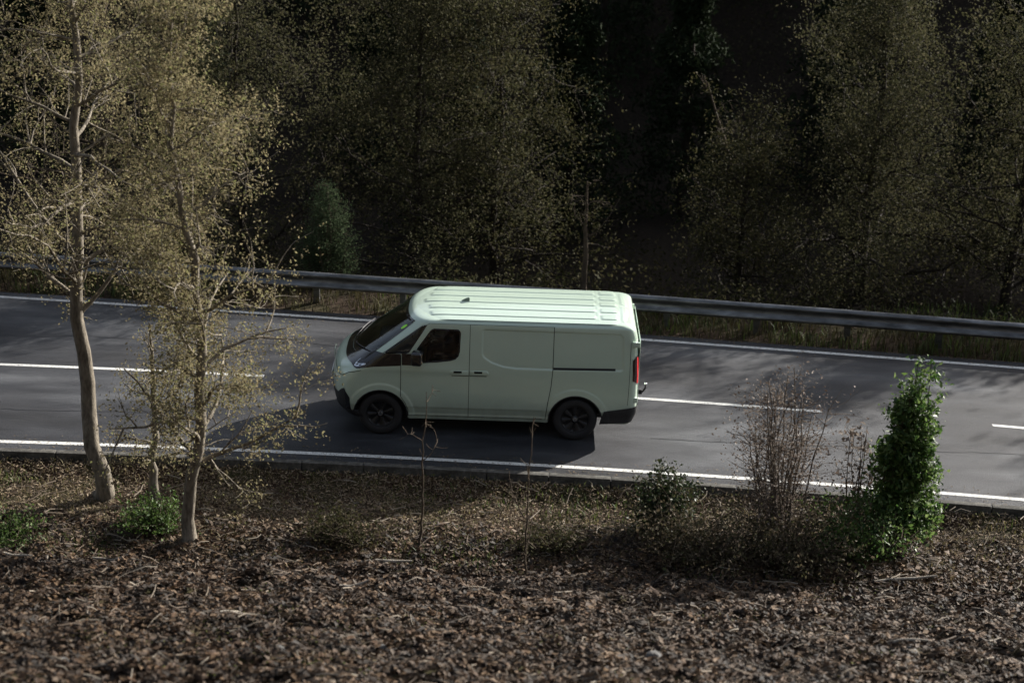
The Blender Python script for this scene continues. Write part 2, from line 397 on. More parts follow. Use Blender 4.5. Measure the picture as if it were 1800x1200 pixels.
def glassmat(name, tint, fac=.0):
    m = bpy.data.materials.new(name); m.use_nodes = True; t = m.node_tree; t.nodes.clear()
    o = t.nodes.new('ShaderNodeOutputMaterial'); tr = t.nodes.new('ShaderNodeBsdfTransparent'); tr.inputs[0].default_value = (*tint, 1)
    g = t.nodes.new('ShaderNodeBsdfGlossy'); g.inputs['Roughness'].default_value = .03; g.inputs[0].default_value = (.95, .97, 1, 1)
    fr = t.nodes.new('ShaderNodeFresnel'); fr.inputs[0].default_value = 1.52
    mx = t.nodes.new('ShaderNodeMixShader')
    t.links.new(fr.outputs[0], mx.inputs[0]); t.links.new(tr.outputs[0], mx.inputs[1]); t.links.new(g.outputs[0], mx.inputs[2]); t.links.new(mx.outputs[0], o.inputs[0])
    return m
m_glass = glassmat('windscreen_glass', (.72, .78, .74)); m_side_glass = glassmat('side_glass', (.62, .66, .64))

van = empty('delivery_van', (0, 0, 0), 'pale sage green panel van with black wheels driving along the near lane', 'van')

WS_SE = lambda v: 57-(v-1.33)*13                       # half width of the windscreen as a ring angle
WS_LO = lambda s: 1.185+.15*(np.abs(s)/57)**2.2
QTR = np.array([(.03, 1.335), (.63, 1.785), (.69, 1.795), (.43, 1.345)])
WIN = np.array([(.545, 1.43), (.735, 1.705), (.765, 1.735), (.80, 1.75), (1.16, 1.745), (1.195, 1.725), (1.21, 1.69), (1.20, 1.40), (1.18, 1.33), (1.13, 1.275), (1.05, 1.25), (.66, 1.205), (.535, 1.20)])
def shrink(poly, d):
    c = poly.mean(0); out = []
    n = len(poly); area = sum(poly[i][0]*poly[(i+1) % n][1]-poly[(i+1) % n][0]*poly[i][1] for i in range(n)); sg = 1 if area > 0 else -1
    for i in range(n):
        a, b, c_ = poly[i-1], poly[i], poly[(i+1) % n]
        e1 = (b-a)/np.linalg.norm(b-a); e2 = (c_-b)/np.linalg.norm(c_-b)
        n1 = np.array([-e1[1], e1[0]])*sg; n2 = np.array([-e2[1], e2[0]])*sg; nn = n1+n2; nn /= np.linalg.norm(nn)
        out.append(b+nn*d/max(.5, nn@n1))
    return np.array(out)
def arch_sd(x, z): return np.minimum(np.hypot(x, z-AZ), np.hypot(x-WB, z-AZ))-AR
def body_cut(s, v):
    p = pos(s, v); x, z = p[..., 0], p[..., 2]; a = np.abs(s)
    d = arch_sd(x, z)
    d = np.minimum(d, np.where(a < 110, poly_sd(x, z, QTR)+.012, 1))
    d = np.minimum(d, poly_sd(x, z, WIN)+.006)
    ws = np.maximum.reduce([(a-WS_SE(v))*.012, WS_LO(s)-v, v-1.80])+.02
    d = np.minimum(d, np.where(a < 75, ws, 1))
    return d
def cut_grid(Sg, Vg, sdf, ks, kv):
    """drop cells inside sdf<0 and pull the border vertices onto the outline"""
    Sg = Sg.copy(); Vg = Vg.copy(); d = sdf(Sg, Vg)
    cell = min(abs(ks[1]-ks[0]) if False else kv, kv)
    for it in range(2):
        m = np.abs(d) < kv*.62
        es, ev = .05, .0008
        gs = (sdf(Sg+es, Vg)-sdf(Sg-es, Vg))/(2*es); gv = (sdf(Sg, Vg+ev)-sdf(Sg, Vg-ev))/(2*ev)
        # metric: one degree of ring = ks metres
        g2 = (gs/ks)**2+gv**2+1e-9
        Sg = np.where(m, Sg-d*(gs/ks)/g2/ks, Sg); Vg = np.where(m, Vg-d*gv/g2, Vg); d = sdf(Sg, Vg)
    keep = d > -kv*.2
    return Sg, Vg, keep
svals = np.concatenate([np.linspace(0, 90, 58), np.linspace(90, 180, 250)[1:], np.linspace(180, 270, 16)[1:], np.linspace(270, 300, 8)[1:]])
svals = np.concatenate([-svals[::-1], svals[1:]])
vvals = np.concatenate([np.arange(.29, 1.80, .0125), np.arange(1.80, 1.971, .01)])
Sg, Vg = np.meshgrid(svals, vvals, indexing='ij')
ks = np.where(np.abs(Sg) < 90, .013, np.where(np.abs(Sg) < 180, .044, .004))
Sg2, Vg2, keep = cut_grid(Sg, Vg, body_cut, ks, .0125)
Pv = pos(Sg2, Vg2); F = grid_faces(len(svals), len(vvals)); kf = keep.ravel()
F = F[kf[F].all(1)]
cap_n = len(svals); nv = len(vvals)
me = mesh_np('body', Pv.reshape(-1, 3), F, m_van, True)
bm = bmesh.new(); bm.from_mesh(me); bm.verts.ensure_lookup_table()
top = [bm.verts[i*nv+nv-1] for i in range(cap_n-1)]
bm.faces.new(top)
bmesh.ops.remove_doubles(bm, verts=bm.verts, dist=.0004)
bmesh.ops.delete(bm, geom=[v for v in bm.verts if not v.link_faces], context='VERTS')
bmesh.ops.recalc_face_normals(bm, faces=bm.faces)
body = put('body', bm_mesh('body', bm, m_van, True), van)

def surf_patch(name, Sg, Vg, off, m, parent=van, sdf=None, ks=.044, kv=.0125, thick=0., smooth=True):
    if sdf is not None: Sg, Vg, keep = cut_grid(Sg, Vg, sdf, ks, kv)
    V = pos_off(Sg, Vg, off); F = grid_faces(*Sg.shape)
    i_, j_ = Sg.shape[0]//2, Sg.shape[1]//2; i_ = min(i_, Sg.shape[0]-2); j_ = min(j_, Sg.shape[1]-2)
    nn_ = np.cross(V[i_+1, j_]-V[i_, j_], V[i_, j_+1]-V[i_, j_]); cc_ = (V[i_, j_]-np.array([1.9, 0, 1.0]))*np.array([.3, 1, 1])
    if nn_@cc_ < 0: F = F[:, ::-1]
    if sdf is not None: F = F[keep.ravel()[F].all(1)]
    me = mesh_np(name, V.reshape(-1, 3), F, m, smooth)
    if thick:
        bm = bmesh.new(); bm.from_mesh(me); 
        bmesh.ops.delete(bm, geom=[v for v in bm.verts if not v.link_faces], context='VERTS')
        bmesh.ops.recalc_face_normals(bm, faces=bm.faces)
        be = [e for e in bm.edges if e.is_boundary]; r = bmesh.ops.extrude_edge_only(bm, edges=be)
        nvs = [v for v in r['geom'] if isinstance(v, bmesh.types.BMVert)]
        for v in nvs:
            v.co.y -= math.copysign(thick, v.co.y) if abs(v.co.y) > .6 else 0
            if abs(v.co.y) <= .6: v.co.x += thick
        me2 = bm_mesh(name, bm, m, True); me = me2
    return put(name, me, parent)
def lerp_grid(lo, hi, n):
    t = np.linspace(0, 1, n)[:, None]; return lo[None]*(1-t)+hi[None]*t
def x_patch(name, vs, xl, xr, nx, off, m, near, parent=van, sdf=None, thick=0.):
    """patch on the flank between xl(v) and xr(v)"""
    Xg = lerp_grid(xl, xr, nx); Vg = np.broadcast_to(vs[None], Xg.shape)
    Sg = side_s(Xg, Vg, near)
    f = None
    if sdf is not None: f = lambda s, v: sdf(pos(s, v)[..., 0], pos(s, v)[..., 2])
    return surf_patch(name, Sg, Vg, off, m, parent, f, thick=thick)
def line_strip(name, pts, wd, off, m, near=True, parent=van, n=60):
    """thin ribbon along a polyline given as (x, z) on the flank"""
    p = np.array(pts, float); d = np.r_[0, np.cumsum(np.hypot(*np.diff(p, axis=0).T))]; t = np.linspace(0, d[-1], n)
    q = np.c_[np.interp(t, d, p[:, 0]), np.interp(t, d, p[:, 1])]
    for _ in range(3): q[1:-1] = (q[:-2]+2*q[1:-1]+q[2:])/4
    g = np.gradient(q, axis=0); nn = np.c_[-g[:, 1], g[:, 0]]; nn /= np.linalg.norm(nn, axis=1)[:, None]
    A = np.stack([q-nn*wd/2, q+nn*wd/2], 1)
    return surf_patch(name, side_s(A[..., 0], A[..., 1], near), A[..., 1], off, m, parent)
# doors ------------------------------------------------------------
vs = np.arange(.345, 1.832, .0125)
fd_l = np.where(vs > .66, .31, np.interp(vs, [.345, .45, .55, .66], [.425, .42, .385, .31]))
fd_l = np.where(vs > 1.40, .31+(vs-1.40)*.90, fd_l); fd_l = np.where((vs > 1.30) & (vs <= 1.40), .31, fd_l)
# above the belt the door's leading edge runs up the sloping front frame of the window
fd_l = np.interp(vs, [.345, .45, .55, .66, 1.32, 1.36, 1.80, 1.832], [.432, .425, .385, .31, .31, .425, .70, .76])
fd_r = np.full(len(vs), 1.344)
sd_l = np.full(len(vs), 1.352)
sd_r = np.interp(vs, [.345, .5, .65, .88, 1.16, 1.832], [2.53, 2.545, 2.565, 2.60, 2.62, 2.62])
mask_arch = lambda x, z: arch_sd(x, z)-.004
for near in (True, False):
    sg = -1 if near else 1
    fdoor = x_patch('front_door', vs, fd_l, fd_r, 70, .0045, m_van, near, sdf=lambda x, z: np.minimum(poly_sd(x, z, WIN), mask_arch(x, z)), thick=.006)
    ex = .010
    vs2 = vs.copy(); vs2[0] -= ex; vs2[-1] += ex*.8
    x_patch('door_seal', vs2, fd_l-ex, fd_r+ex, 50, .0018, m_gap, near, fdoor, sdf=lambda x, z: np.minimum(poly_sd(x, z, WIN), arch_sd(x, z)))
    sdoor = x_patch('sliding_door', vs, sd_l, sd_r, 110, .0045, m_van, near, sdf=mask_arch, thick=.006)
    x_patch('door_seal', vs2, sd_l-ex*.3, sd_r+ex, 60, .0018, m_gap, near, sdoor)
    # side window: gloss frame ring, then the pane
    xs = lambda p, a, n: (np.full(n, p[:, 0].min()-a), np.full(n, p[:, 0].max()+a))
    for poly, nm, par in ((WIN, 'side_window', fdoor), (QTR, 'quarter_window', van)):
        vv = np.arange(poly[:, 1].min()-.02, poly[:, 1].max()+.02, .008); n = len(vv)
        inn = shrink(poly, .022 if poly is WIN else .02)
        o = x_patch(nm, vv, *xs(poly, .02, n), 90, .0005, m_side_glass, near, par, sdf=lambda x, z, poly=poly: -poly_sd(x, z, poly))
        x_patch('window_frame', vv, *xs(poly, .02, n), 90, .0022 if poly is WIN else .0035, m_black, near, o if par is van else par, sdf=lambda x, z, poly=poly, inn=inn: np.minimum(-poly_sd(x, z, poly)+.001, poly_sd(x, z, inn)))
    # belt moulding below the glass
    line_strip('belt_seal', [(.56, 1.212), (.85, 1.232), (1.06, 1.262), (1.13, 1.29), (1.17, 1.33)], .018, .007, m_trim, near, fdoor)
    # door handles: half capsules either side of the gap with dark grip wells
    for x0, x1, xa, xb, par in ((1.05, 1.34, 1.11, 1.235, fdoor), (1.358, 1.645, 1.425, 1.55, sdoor)):
        hy = f_w(1.07)
        bm = bmesh.new()
        k = 14; zc = 1.072; hh = .042
        xm = x1 if x0 < 1.2 else x0
        pts = []
        cx = x0+hh if x0 < 1.2 else x1-hh
        for i in range(k+1):
            a_ = math.pi/2+math.pi*i/k if x0 < 1.2 else -math.pi/2+math.pi*i/k
            pts.append((cx+hh*math.cos(a_), zc+hh*math.sin(a_)))
        pts.append((xm, pts[-1][1])); pts.append((xm, pts[0][1]))
        c = np.mean(pts, 0)
        y0 = float(hy)+.004
        r1 = [bm.verts.new((p[0], sg*(y0-.006), p[1])) for p in pts]
        r2_ = [bm.verts.new((c[0]+(p[0]-c[0])*.985, sg*(y0+.011), c[1]+(p[1]-c[1])*.86)) for p in pts]
        r3 = [bm.verts.new((c[0]+(p[0]-c[0])*.95, sg*(y0+.017), c[1]+(p[1]-c[1])*.5)) for p in pts]
        n_ = len(pts)
        for A_, B_ in ((r1, r2_), (r2_, r3)):
            for i in range(n_): bm.faces.new((A_[i], A_[(i+1) % n_], B_[(i+1) % n_], B_[i]))
        bm.faces.new(r3); bmesh.ops.recalc_face_normals(bm, faces=bm.faces)
        h = put('door_handle', bm_mesh('door_handle', bm, m_van, True), par)
        line_strip('handle_shade', [(x0+.03 if x0 < 1.2 else x0, zc-.048), (x1 if x0 < 1.2 else x1-.03, zc-.048)], .010, .0055, m_gap, near, par, n=8)  # dark strip painted under the handle for its shade, no real gap
        line_strip('grip_well', [(xa, zc+.016), (xb, zc+.016)], .030, .0245, m_gap, near, par, n=8)
    # rear quarter: slide rail slot
    line_strip('slide_rail', [(2.632, 1.176), (3.1, 1.183), (3.58, 1.190)], .036, .004, m_trim, near, van, n=40)
    line_strip('slide_channel', [(2.635, 1.170), (3.575, 1.184)], .014, .008, m_gap, near, van, n=30)
    # sill strip and bumper gaps
    line_strip('side_sill', [(.44, .305), (1.5, .305), (2.56, .305)], .024, .014, m_van, near, van)
    line_strip('bumper_gap', [(-.73, 1.00), (-.66, .93), (-.60, .93), (-.50, 1.0), (-.30, 1.06)], .009, .002, m_gap, near, van)
    line_strip('rear_light_gap', [(3.79, .62), (3.80, 1.0), (3.80, 1.40), (3.80, 1.62)], .006, .0015, m_gap, near, van)
    # wheel-arch lips
    for cx in (0, WB):
        th = np.linspace(R(-4), R(184), 70)
        A = np.stack([np.stack([cx+rr*np.cos(th), AZ+rr*np.sin(th)], -1) for rr in (AR-.012, AR+.006)], 1)
        surf_patch('arch_lip', side_s(A[..., 0], np.clip(A[..., 1], .29, 2), near), np.clip(A[..., 1], .29, 2), .003, m_trim, van)
# windscreen -------------------------------------------------------
n1, n2 = 81, 40
u = np.linspace(-1, 1, n1)[:, None]; t = np.linspace(0, 1, n2)[None]
def ws_grid(grow):
    vb = WS_LO(57*u)-grow*.8; v = vb+(1.806+grow*.5-vb)*t; s = u*(WS_SE(v)+grow*70); return s+0*v, v+0*s
s_, v_ = ws_grid(0.); wsc = surf_patch('windscreen', s_, v_, .001, m_glass)
def ws_ring(s, v):
    a = np.abs(s); return -np.minimum(np.maximum.reduce([(a-(WS_SE(v)-3.2))*.012, WS_LO(s)+.035-v, v-1.772]), 1)
sf, vf = ws_grid(.006)
surf_patch('windscreen_frame', sf, vf, .0028, m_black, wsc, sdf=lambda s, v: -ws_ring(s, v), ks=.013, kv=.016)
th = np.linspace(0, 2*math.pi, 24, endpoint=False)
cs, cv = -45.5, 1.69
Pc = pos_off(cs+3.3*np.cos(th), cv+.036*np.sin(th), .004)
bm = bmesh.new(); bm.faces.new([bm.verts.new(p) for p in Pc]); put('windscreen_sticker', bm_mesh('windscreen_sticker', bm, m_lime), wsc)
# black mask across the nose ---------------------------------------
sm = np.concatenate([np.linspace(0, 90, 50), np.linspace(90, 101, 10)[1:]]); sm = np.concatenate([-sm[::-1], sm[1:]])
a = np.abs(sm)
lo = np.interp(a, [0, 50, 66, 74, 80, 90, 101], [1.118, 1.112, 1.085, 1.075, 1.095, 1.125, 1.16])
hi = np.where(a < 57, WS_LO(sm)-.008, np.interp(a, [57, 66, 90, 101], [1.332, 1.335, 1.335, 1.335]))
hi = np.minimum(hi, np.interp(a, [0, 57, 101], [1.3, 1.335, 1.335])); t = np.linspace(0, 1, 16)[None]
Sg_ = np.broadcast_to(sm[:, None], (len(sm), 16)); Vg_ = lo[:, None]*(1-t)+hi[:, None]*t
# stop at the door's leading edge
xm = pos(Sg_, Vg_)[..., 0]; Sg_ = np.where(xm > .30, np.sign(Sg_)*np.abs(side_s(np.full(xm.shape, .30), Vg_)), Sg_)
mask = surf_patch('front_mask', Sg_, Vg_, .004, m_black)
for near in (True, False):
    vv = np.linspace(1.165, 1.345, 14)
    x_patch('belt_panel', vv, np.full(14, .318), np.interp(vv, [1.165, 1.2, 1.345], [.60, .60, .50]), 12, .0075, m_black, near, van)
    sgn = -1 if near else 1
    # headlamp: crescent light guide with two lens pockets
    ss = np.linspace(53, 76, 30); tt = np.linspace(0, 1, 6)[None]
    lo_ = np.interp(ss, [53, 57, 62, 69, 76], [1.185, 1.130, 1.098, 1.100, 1.135]); hi_ = lo_+np.interp(ss, [53, 58, 64, 70, 74, 76], [.010, .020, .040, .050, .034, .012])
    hl = surf_patch('headlamp', sgn*np.broadcast_to(ss[:, None], (30, 6)), lo_[:, None]*(1-tt)+hi_[:, None]*tt, .008, m_chrome, van)
    for c0, b0 in ((64., 1.112), (69.5, 1.118)):
        q = np.linspace(-1.7, 1.7, 6)[:, None]; tt2 = np.linspace(0, 1, 4)[None]
        surf_patch('lens', sgn*(c0+q+0*tt2), b0+.018*tt2+0*q, .0095, m_trim, hl)
# nose: lower black grille and splitter ----------------------------
sm = np.linspace(-66, 66, 60); a = np.abs(sm)
top_ = np.interp(a, [0, 48, 60, 66], [.62, .63, .72, .74]); bot_ = np.interp(a, [0, 66], [.31, .31]); t = np.linspace(0, 1, 14)[None]
surf_patch('lower_grille', np.broadcast_to(sm[:, None], (60, 14)), bot_[:, None]*(1-t)+top_[:, None]*t, .006, m_trim)
sm = np.linspace(-88, 88, 90); a = np.abs(sm); top_ = np.interp(a, [0, 60, 72, 88], [.40, .41, .42, .375]); t = np.linspace(0, 1, 6)[None]
surf_patch('front_splitter', np.broadcast_to(sm[:, None], (90, 6)), .285*(1-t)+top_[:, None]*t, .012, m_trim)
for sgn in (-1, 1):
    ss = np.linspace(66, 76, 10)*sgn; t = np.linspace(0, 1, 8)[None]
    tp = np.interp(np.abs(ss), [66, 68, 76], [.74, .70, .60])
    surf_patch('corner_vent', np.broadcast_to(ss[:, None], (10, 8)), .40*(1-t)+tp[:, None]*t, .005, m_black)
box('number_plate', (-.806, 0, .72), (.012, .52, .11), m_whp, van, .003)
box('charge_flap', (-.800, .30, .90), (.008, .20, .16), m_van, van, .004)
# lower black cladding at the tail --------------------------------
xq = np.concatenate([np.linspace(3.415, 3.78, 26)])
for near in (True, False):
    sgn = -1 if near else 1
    sa = np.abs(side_s(xq, np.full(len(xq), .45)))
    ss = np.concatenate([sa, np.linspace(180, 270, 14)[1:], np.linspace(270, 300, 6)[1:]])
    xx = pos(ss, np.full(len(ss), .5))[:, 0]
    lo_ = np.interp(xx, [3.4, 3.94], [.292, .33]); hi_ = np.interp(xx, [3.4, 3.6, 3.94], [.505, .535, .60]); t = np.linspace(0, 1, 10)[None]
    surf_patch('rear_bumper', sgn*np.broadcast_to(ss[:, None], (len(ss), 10)), lo_[:, None]*(1-t)+hi_[:, None]*t, .016, m_trim, van, thick=.016)
    # tail lamp: dark housing with a bright red light guide
    ss = np.linspace(199, 252, 22); tt = np.linspace(0, 1, 10)[None]
    lo_ = np.interp(ss, [199, 225, 250], [1.02, .985, .955]); hi_ = np.interp(ss, [199, 225, 250], [1.345, 1.40, 1.43])
    tl = surf_patch('tail_lamp', sgn*np.broadcast_to(ss[:, None], (22, 10)), lo_[:, None]*(1-tt)+hi_[:, None]*tt, .010, m_smoke, van, thick=.01)
    ss = np.linspace(228, 244, 8); lo_ = np.full(8, .975); hi_ = np.full(8, 1.39)
    surf_patch('light_guide', sgn*np.broadcast_to(ss[:, None], (8, 10)), lo_[:, None]*(1-tt)+hi_[:, None]*tt, .0125, m_red, tl)
    for zc in (1.60, .70):
        hg = box('door_hinge', (3.885, sgn*.905, zc), (.11, .05, .085), m_van, van, .014, 2)
for sgn in (-1, 1):
    box('rear_door_edge', (3.945, sgn*.425, 1.12), (.012, .82, 1.02), m_van, van, .005)
box('rear_plate', (3.955, -.30, .86), (.012, .52, .11), m_yel, van, .003)
bm = bmesh.new(); add_box(bm, (3.985, 0, .50), (.16, .06, .06), None, .01)
tw = put('tow_bar', bm_mesh('tow_bar', bm, m_trim, True), van)
g = Geo(); g.tube([(4.02, 0, .48), (4.08, 0, .49), (4.12, 0, .55), (4.125, 0, .60)], [.016, .017, .015, .013], 8); put('tow_neck', g.mesh('tow_neck', m_trim), tw)
bm = bmesh.new(); bmesh.ops.create_uvsphere(bm, u_segments=14, v_segments=10, radius=.027); bmesh.ops.translate(bm, vec=(4.125, 0, .618), verts=bm.verts)
put('tow_ball', bm_mesh('tow_ball', bm, m_chrome, True), tw)
box('tow_socket', (4.05, .09, .44), (.06, .06, .05), m_trim, tw, .01)
# roof panel with pressed ribs -------------------------------------
RY = .795
nxr, nyr = 150, 220
yy = np.linspace(-RY, RY, nyr)[None]; uu = np.linspace(0, 1, nxr)[:, None]
fa = .475+.34*(1-(1-(np.abs(yy)/.86)**2.5).clip(0)**.4); xs_ = fa; xe = 3.79-.05*(np.abs(yy)/RY)**4
Xr = xs_+(xe-xs_)*uu; Yr = yy+0*uu
Zr = 1.8765+.026*(1-(Yr/RY)**2)
fr_ = np.clip((Xr-xs_)/.45, 0, 1); Zr = Zr-.045*(1-fr_)**2.2*1.0
er = np.clip((xe-Xr)/.30, 0, 1); Zr = Zr-.040*(1-er)**2.4
def rib(x0, x1, y0, y1, h=.010, e=.007, slant=True):
    xs0 = x0+.30*(1-(1-(np.abs(Yr)/.86)**2.5).clip(0)**.4)*(1 if slant else 0)
    return h*sstep(0, e*2.2, Xr-xs0)*sstep(0, e*2.2, x1-Xr)*sstep(0, e, Yr-y0)*sstep(0, e, y1-Yr)
for yc in (-.62, -.33, -.04, .25, .54):
    Zr = Zr+rib(.69 if abs(yc+.04) > .01 else .62, 3.27, yc, yc+.155)
    Zr = Zr+rib(3.335, 3.60, yc, yc+.155, slant=False)
Zr = Zr+rib(3.285, 3.32, -.66, .72, .006, .006, False)
Zr = Zr+rib(3.655, 3.765, -.68, -.02, slant=False)+rib(3.655, 3.765, .08, .72, slant=False)
roof = put('roof', mesh_np('roof', np.stack([Xr, Yr, Zr], -1).reshape(-1, 3), grid_faces(nxr, nyr), m_van, True), van)
for sgn in (-1, 1):
    xx = np.linspace(.85, 3.70, 60); g = Geo()
    yb = sgn*.815
    V = np.stack([np.stack([xx, np.full(60, yb-.006), np.full(60, 1.871)], -1), np.stack([xx, np.full(60, yb+.006), np.full(60, 1.867)], -1)], 1)
    put('roof_ditch', mesh_np('roof_ditch', V.reshape(-1, 3), grid_faces(60, 2), m_gap), roof)
# shark-fin aerial
bm = bmesh.new()
prof_ = [(0, 0), (.05, .018), (.10, .045), (.145, .066), (.165, .068), (.172, .06), (.176, 0)]
def fin_w(i): return [.002, .014, .018, .016, .012, .012, .020][i]
Lf = [bm.verts.new((1.14+p[0], -fin_w(i), 1.897+p[1])) for i, p in enumerate(prof_)]; Rf = [bm.verts.new((1.14+p[0], fin_w(i), 1.897+p[1])) for i, p in enumerate(prof_)]
bl = [bm.verts.new((1.14+p[0], -.032 if 0 < i else 0, 1.895)) for i, p in enumerate(prof_)]; br = [bm.verts.new((1.14+p[0], .032 if 0 < i else 0, 1.895)) for i, p in enumerate(prof_)]
for i in range(6):
    bm.faces.new((Lf[i], Lf[i+1], Rf[i+1], Rf[i])); bm.faces.new((bl[i], bl[i+1], Lf[i+1], Lf[i])); bm.faces.new((Rf[i], Rf[i+1], br[i+1], br[i]))
bm.faces.new((Lf[6], Rf[6], br[6], bl[6])); bmesh.ops.remove_doubles(bm, verts=bm.verts, dist=.001); bmesh.ops.recalc_face_normals(bm, faces=bm.faces)
m_fin = mat('aerial_grey', (.12, .16, .135), .4)
put('roof_aerial', bm_mesh('roof_aerial', bm, m_fin, True), van)
# wheels -----------------------------------------------------------
def lathe(prof, k=64):
    """profile (y, r) round the y axis"""
    p = np.array(prof); th = np.arange(k)*2*np.pi/k
    V = np.stack([p[:, None, 1]*np.cos(th)[None], np.broadcast_to(p[:, None, 0], (len(p), k)), p[:, None, 1]*np.sin(th)[None]], -1)
    i = np.arange(len(p)-1)[:, None]*k; j = np.arange(k)[None]; j2 = (j+1) % k
    return V.reshape(-1, 3), np.stack([i+j, i+j2, i+k+j2, i+k+j], -1).reshape(-1, 4)
tyre = mesh_np('tyre', *lathe([(-.085, .215), (-.104, .225), (-.112, .26), (-.110, .30), (-.098, .326), (-.08, .337), (-.078, .334), (-.074, .334), (-.072, .340), (-.03, .343), (-.028, .336), (-.022, .336), (-.02, .343), (.02, .343), (.08, .336), (.105, .31), (.11, .26), (.09, .215)]), m_rubber, True)
m_cover = mat('wheel_cover', (.008, .008, .009), .38, .4)
rim = mesh_np('rim', *lathe([(-.085, .218), (-.096, .214), (-.090, .205), (-.070, .200), (-.062, .17), (-.058, .10), (-.066, .055), (-.074, .045), (-.078, .03), (-.078, 0.0001)]), m_cover, True)
g = Geo()
for k in range(8):
    a_ = k*math.pi/4+.2; ca, sa_ = math.cos(a_), math.sin(a_)
    P0 = []
    for (r_, w_, y_) in ((.062, .021, -.071), (.13, .034, -.069), (.198, .055, -.077)):
        for q in (-1, 1): P0.append((r_*ca-q*w_*sa_, y_, r_*sa_+q*w_*ca))
        for q in (1, -1): P0.append((r_*ca-q*w_*1.25*sa_, y_+.02, r_*sa_+q*w_*1.25*ca))
    Fp = []
    for i in range(2):
        for j in range(4): Fp.append((i*4+j, i*4+(j+1) % 4, i*4+4+(j+1) % 4, i*4+4+j))
    g.add(np.array(P0), Fp)
spk = g.mesh('wheel_spokes', m_cover, False)
m_logo = mat('hub_logo_grey', (.38, .38, .38), .4, .5, .5)
hub = mesh_np('hub_cap', *lathe([(-.074, .048), (-.088, .044), (-.090, .03), (-.090, .0001)], 32), m_black, True)
tcu = bpy.data.curves.new('t', 'FONT'); tcu.body = 'KIA'; tcu.size = .030; tcu.extrude = .0008; tcu.align_x = 'CENTER'; tcu.align_y = 'CENTER'
to = bpy.data.objects.new('t', tcu); COL.objects.link(to); bpy.context.view_layer.update()
lme = bpy.data.meshes.new_from_object(to.evaluated_get(bpy.context.evaluated_depsgraph_get())); lme.name = 'hub_logo'
bpy.data.objects.remove(to); lme.transform(Matrix.Rotation(R(90), 4, 'X')); lme.materials.clear(); lme.materials.append(m_logo)
ring = mesh_np('hub_ring', *lathe([(-.0905, .030), (-.093, .0285), (-.0905, .026)], 32), m_logo, True)
for cx in (0, WB):
    for sg in (-1, 1):
        wv = bpy.data.objects.new('wheel', tyre); COL.objects.link(wv); wv.parent = van; wv.location = (cx, sg*.815, WR)
        wv.rotation_euler = (0, 0, 0 if sg < 0 else math.pi)
        wv.name = 'wheel'
        for nm, me_ in (('rim', rim), ('wheel_spokes', spk), ('hub_cap', hub), ('hub_ring', ring), ('hub_logo', lme)):
            c = put(nm, me_, wv)
            if nm == 'hub_logo': c.location = (0, -.0915, 0)
        # arch liner: half drum closed behind the wheel
        th = np.linspace(R(-5), R(185), 30); rr = AR+.004
        V = []
        for yv, k_ in ((.925, 1), (.50, 1), (.50, 0)):
            V.append(np.stack([cx+rr*k_*np.cos(th), np.full(30, sg*yv), AZ+rr*k_*np.sin(th)], -1))
        put('arch_liner', mesh_np('arch_liner', np.stack(V, 1).reshape(-1, 3), grid_faces(30, 3), m_trim), van)
box('underbody', (1.6, 0, .30), (4.3, 1.0, .16), m_trim, van, .03)
box('floor_pan', (1.5, 0, .37), (2.1, 1.74, .10), m_trim, van, .02)
# mirrors ----------------------------------------------------------
for sg in (-1, 1):
    bm = bmesh.new(); add_box(bm, (.555, sg*1.075, 1.335), (.165, .20, .215), Matrix.Rotation(R(6*sg), 3, 'Z'), .045, 3)
    mr = put('door_mirror', bm_mesh('door_mirror', bm, m_black, True), van)
    box('mirror_arm', (.50, sg*.96, 1.27), (.09, .12, .05), m_black, mr, .015)
    box('mirror_glass', (.640, sg*1.078, 1.345), (.006, .165, .17), m_chrome, mr, .002, rot=Matrix.Rotation(R(6*sg), 3, 'Z'))
    box('indicator', (.632, sg*1.176, 1.30), (.012, .008, .05), m_chrome, mr, .002)
# wipers -----------------------------------------------------------
for s0, s1, va, vb in ((-50, -6, 1.30, 1.215), (8, 47, 1.20, 1.30)):
    ss = np.linspace(s0, s1, 14); v_ = np.linspace(va, vb, 14)+.01*np.sin(np.linspace(0, 3.14, 14))
    pts = pos_off(ss, v_, .018); g = Geo(); g.tube(pts, .006, 6)
    wp = put('wiper', g.mesh('wiper', m_trim), van)
    pts = pos_off(ss[4:], v_[4:], .028); g = Geo(); g.tube(pts, [.009]*6+[.007]*4, 6); put('wiper_arm', g.mesh('wiper_arm', m_trim), wp)
# cabin ------------------------------------------------------------
box('bulkhead', (1.44, 0, 1.06), (.03, 1.70, 1.40), m_in, van)
box('cabin_floor', (.65, 0, .47), (1.6, 1.0, .04), m_in, van)
box('dashboard', (.20, 0, 1.08), (.62, 1.62, .22), m_in, van, .06, 3)
box('instrument_display', (.42, .36, 1.235), (.02, .30, .11), m_black, van, .008)
box('rear_view_mirror', (.60, 0, 1.70), (.03, .20, .065), m_black, van, .012)
for sg in (-1, 1):
    bm = bmesh.new(); add_box(bm, (1.02, sg*.42, .86), (.52, .50, .16), None, .05, 3)
    st = put('cab_seat', bm_mesh('cab_seat', bm, m_seat, True), van)
    bm = bmesh.new(); add_box(bm, (0, 0, 0), (.14, .48, .60), Matrix.Rotation(R(12), 3, 'Y'), .05, 3); bmesh.ops.translate(bm, vec=(1.29, sg*.42, 1.20), verts=bm.verts)
    put('seat_back', bm_mesh('seat_back', bm, m_seat, True), st)
    box('head_rest', (1.34, sg*.42, 1.58), (.09, .25, .17), m_seat, st, .035, 3)
g = Geo(); th = np.linspace(0, 2*math.pi, 33); cw = np.array([.70, .42, 1.16]); ta = R(62)
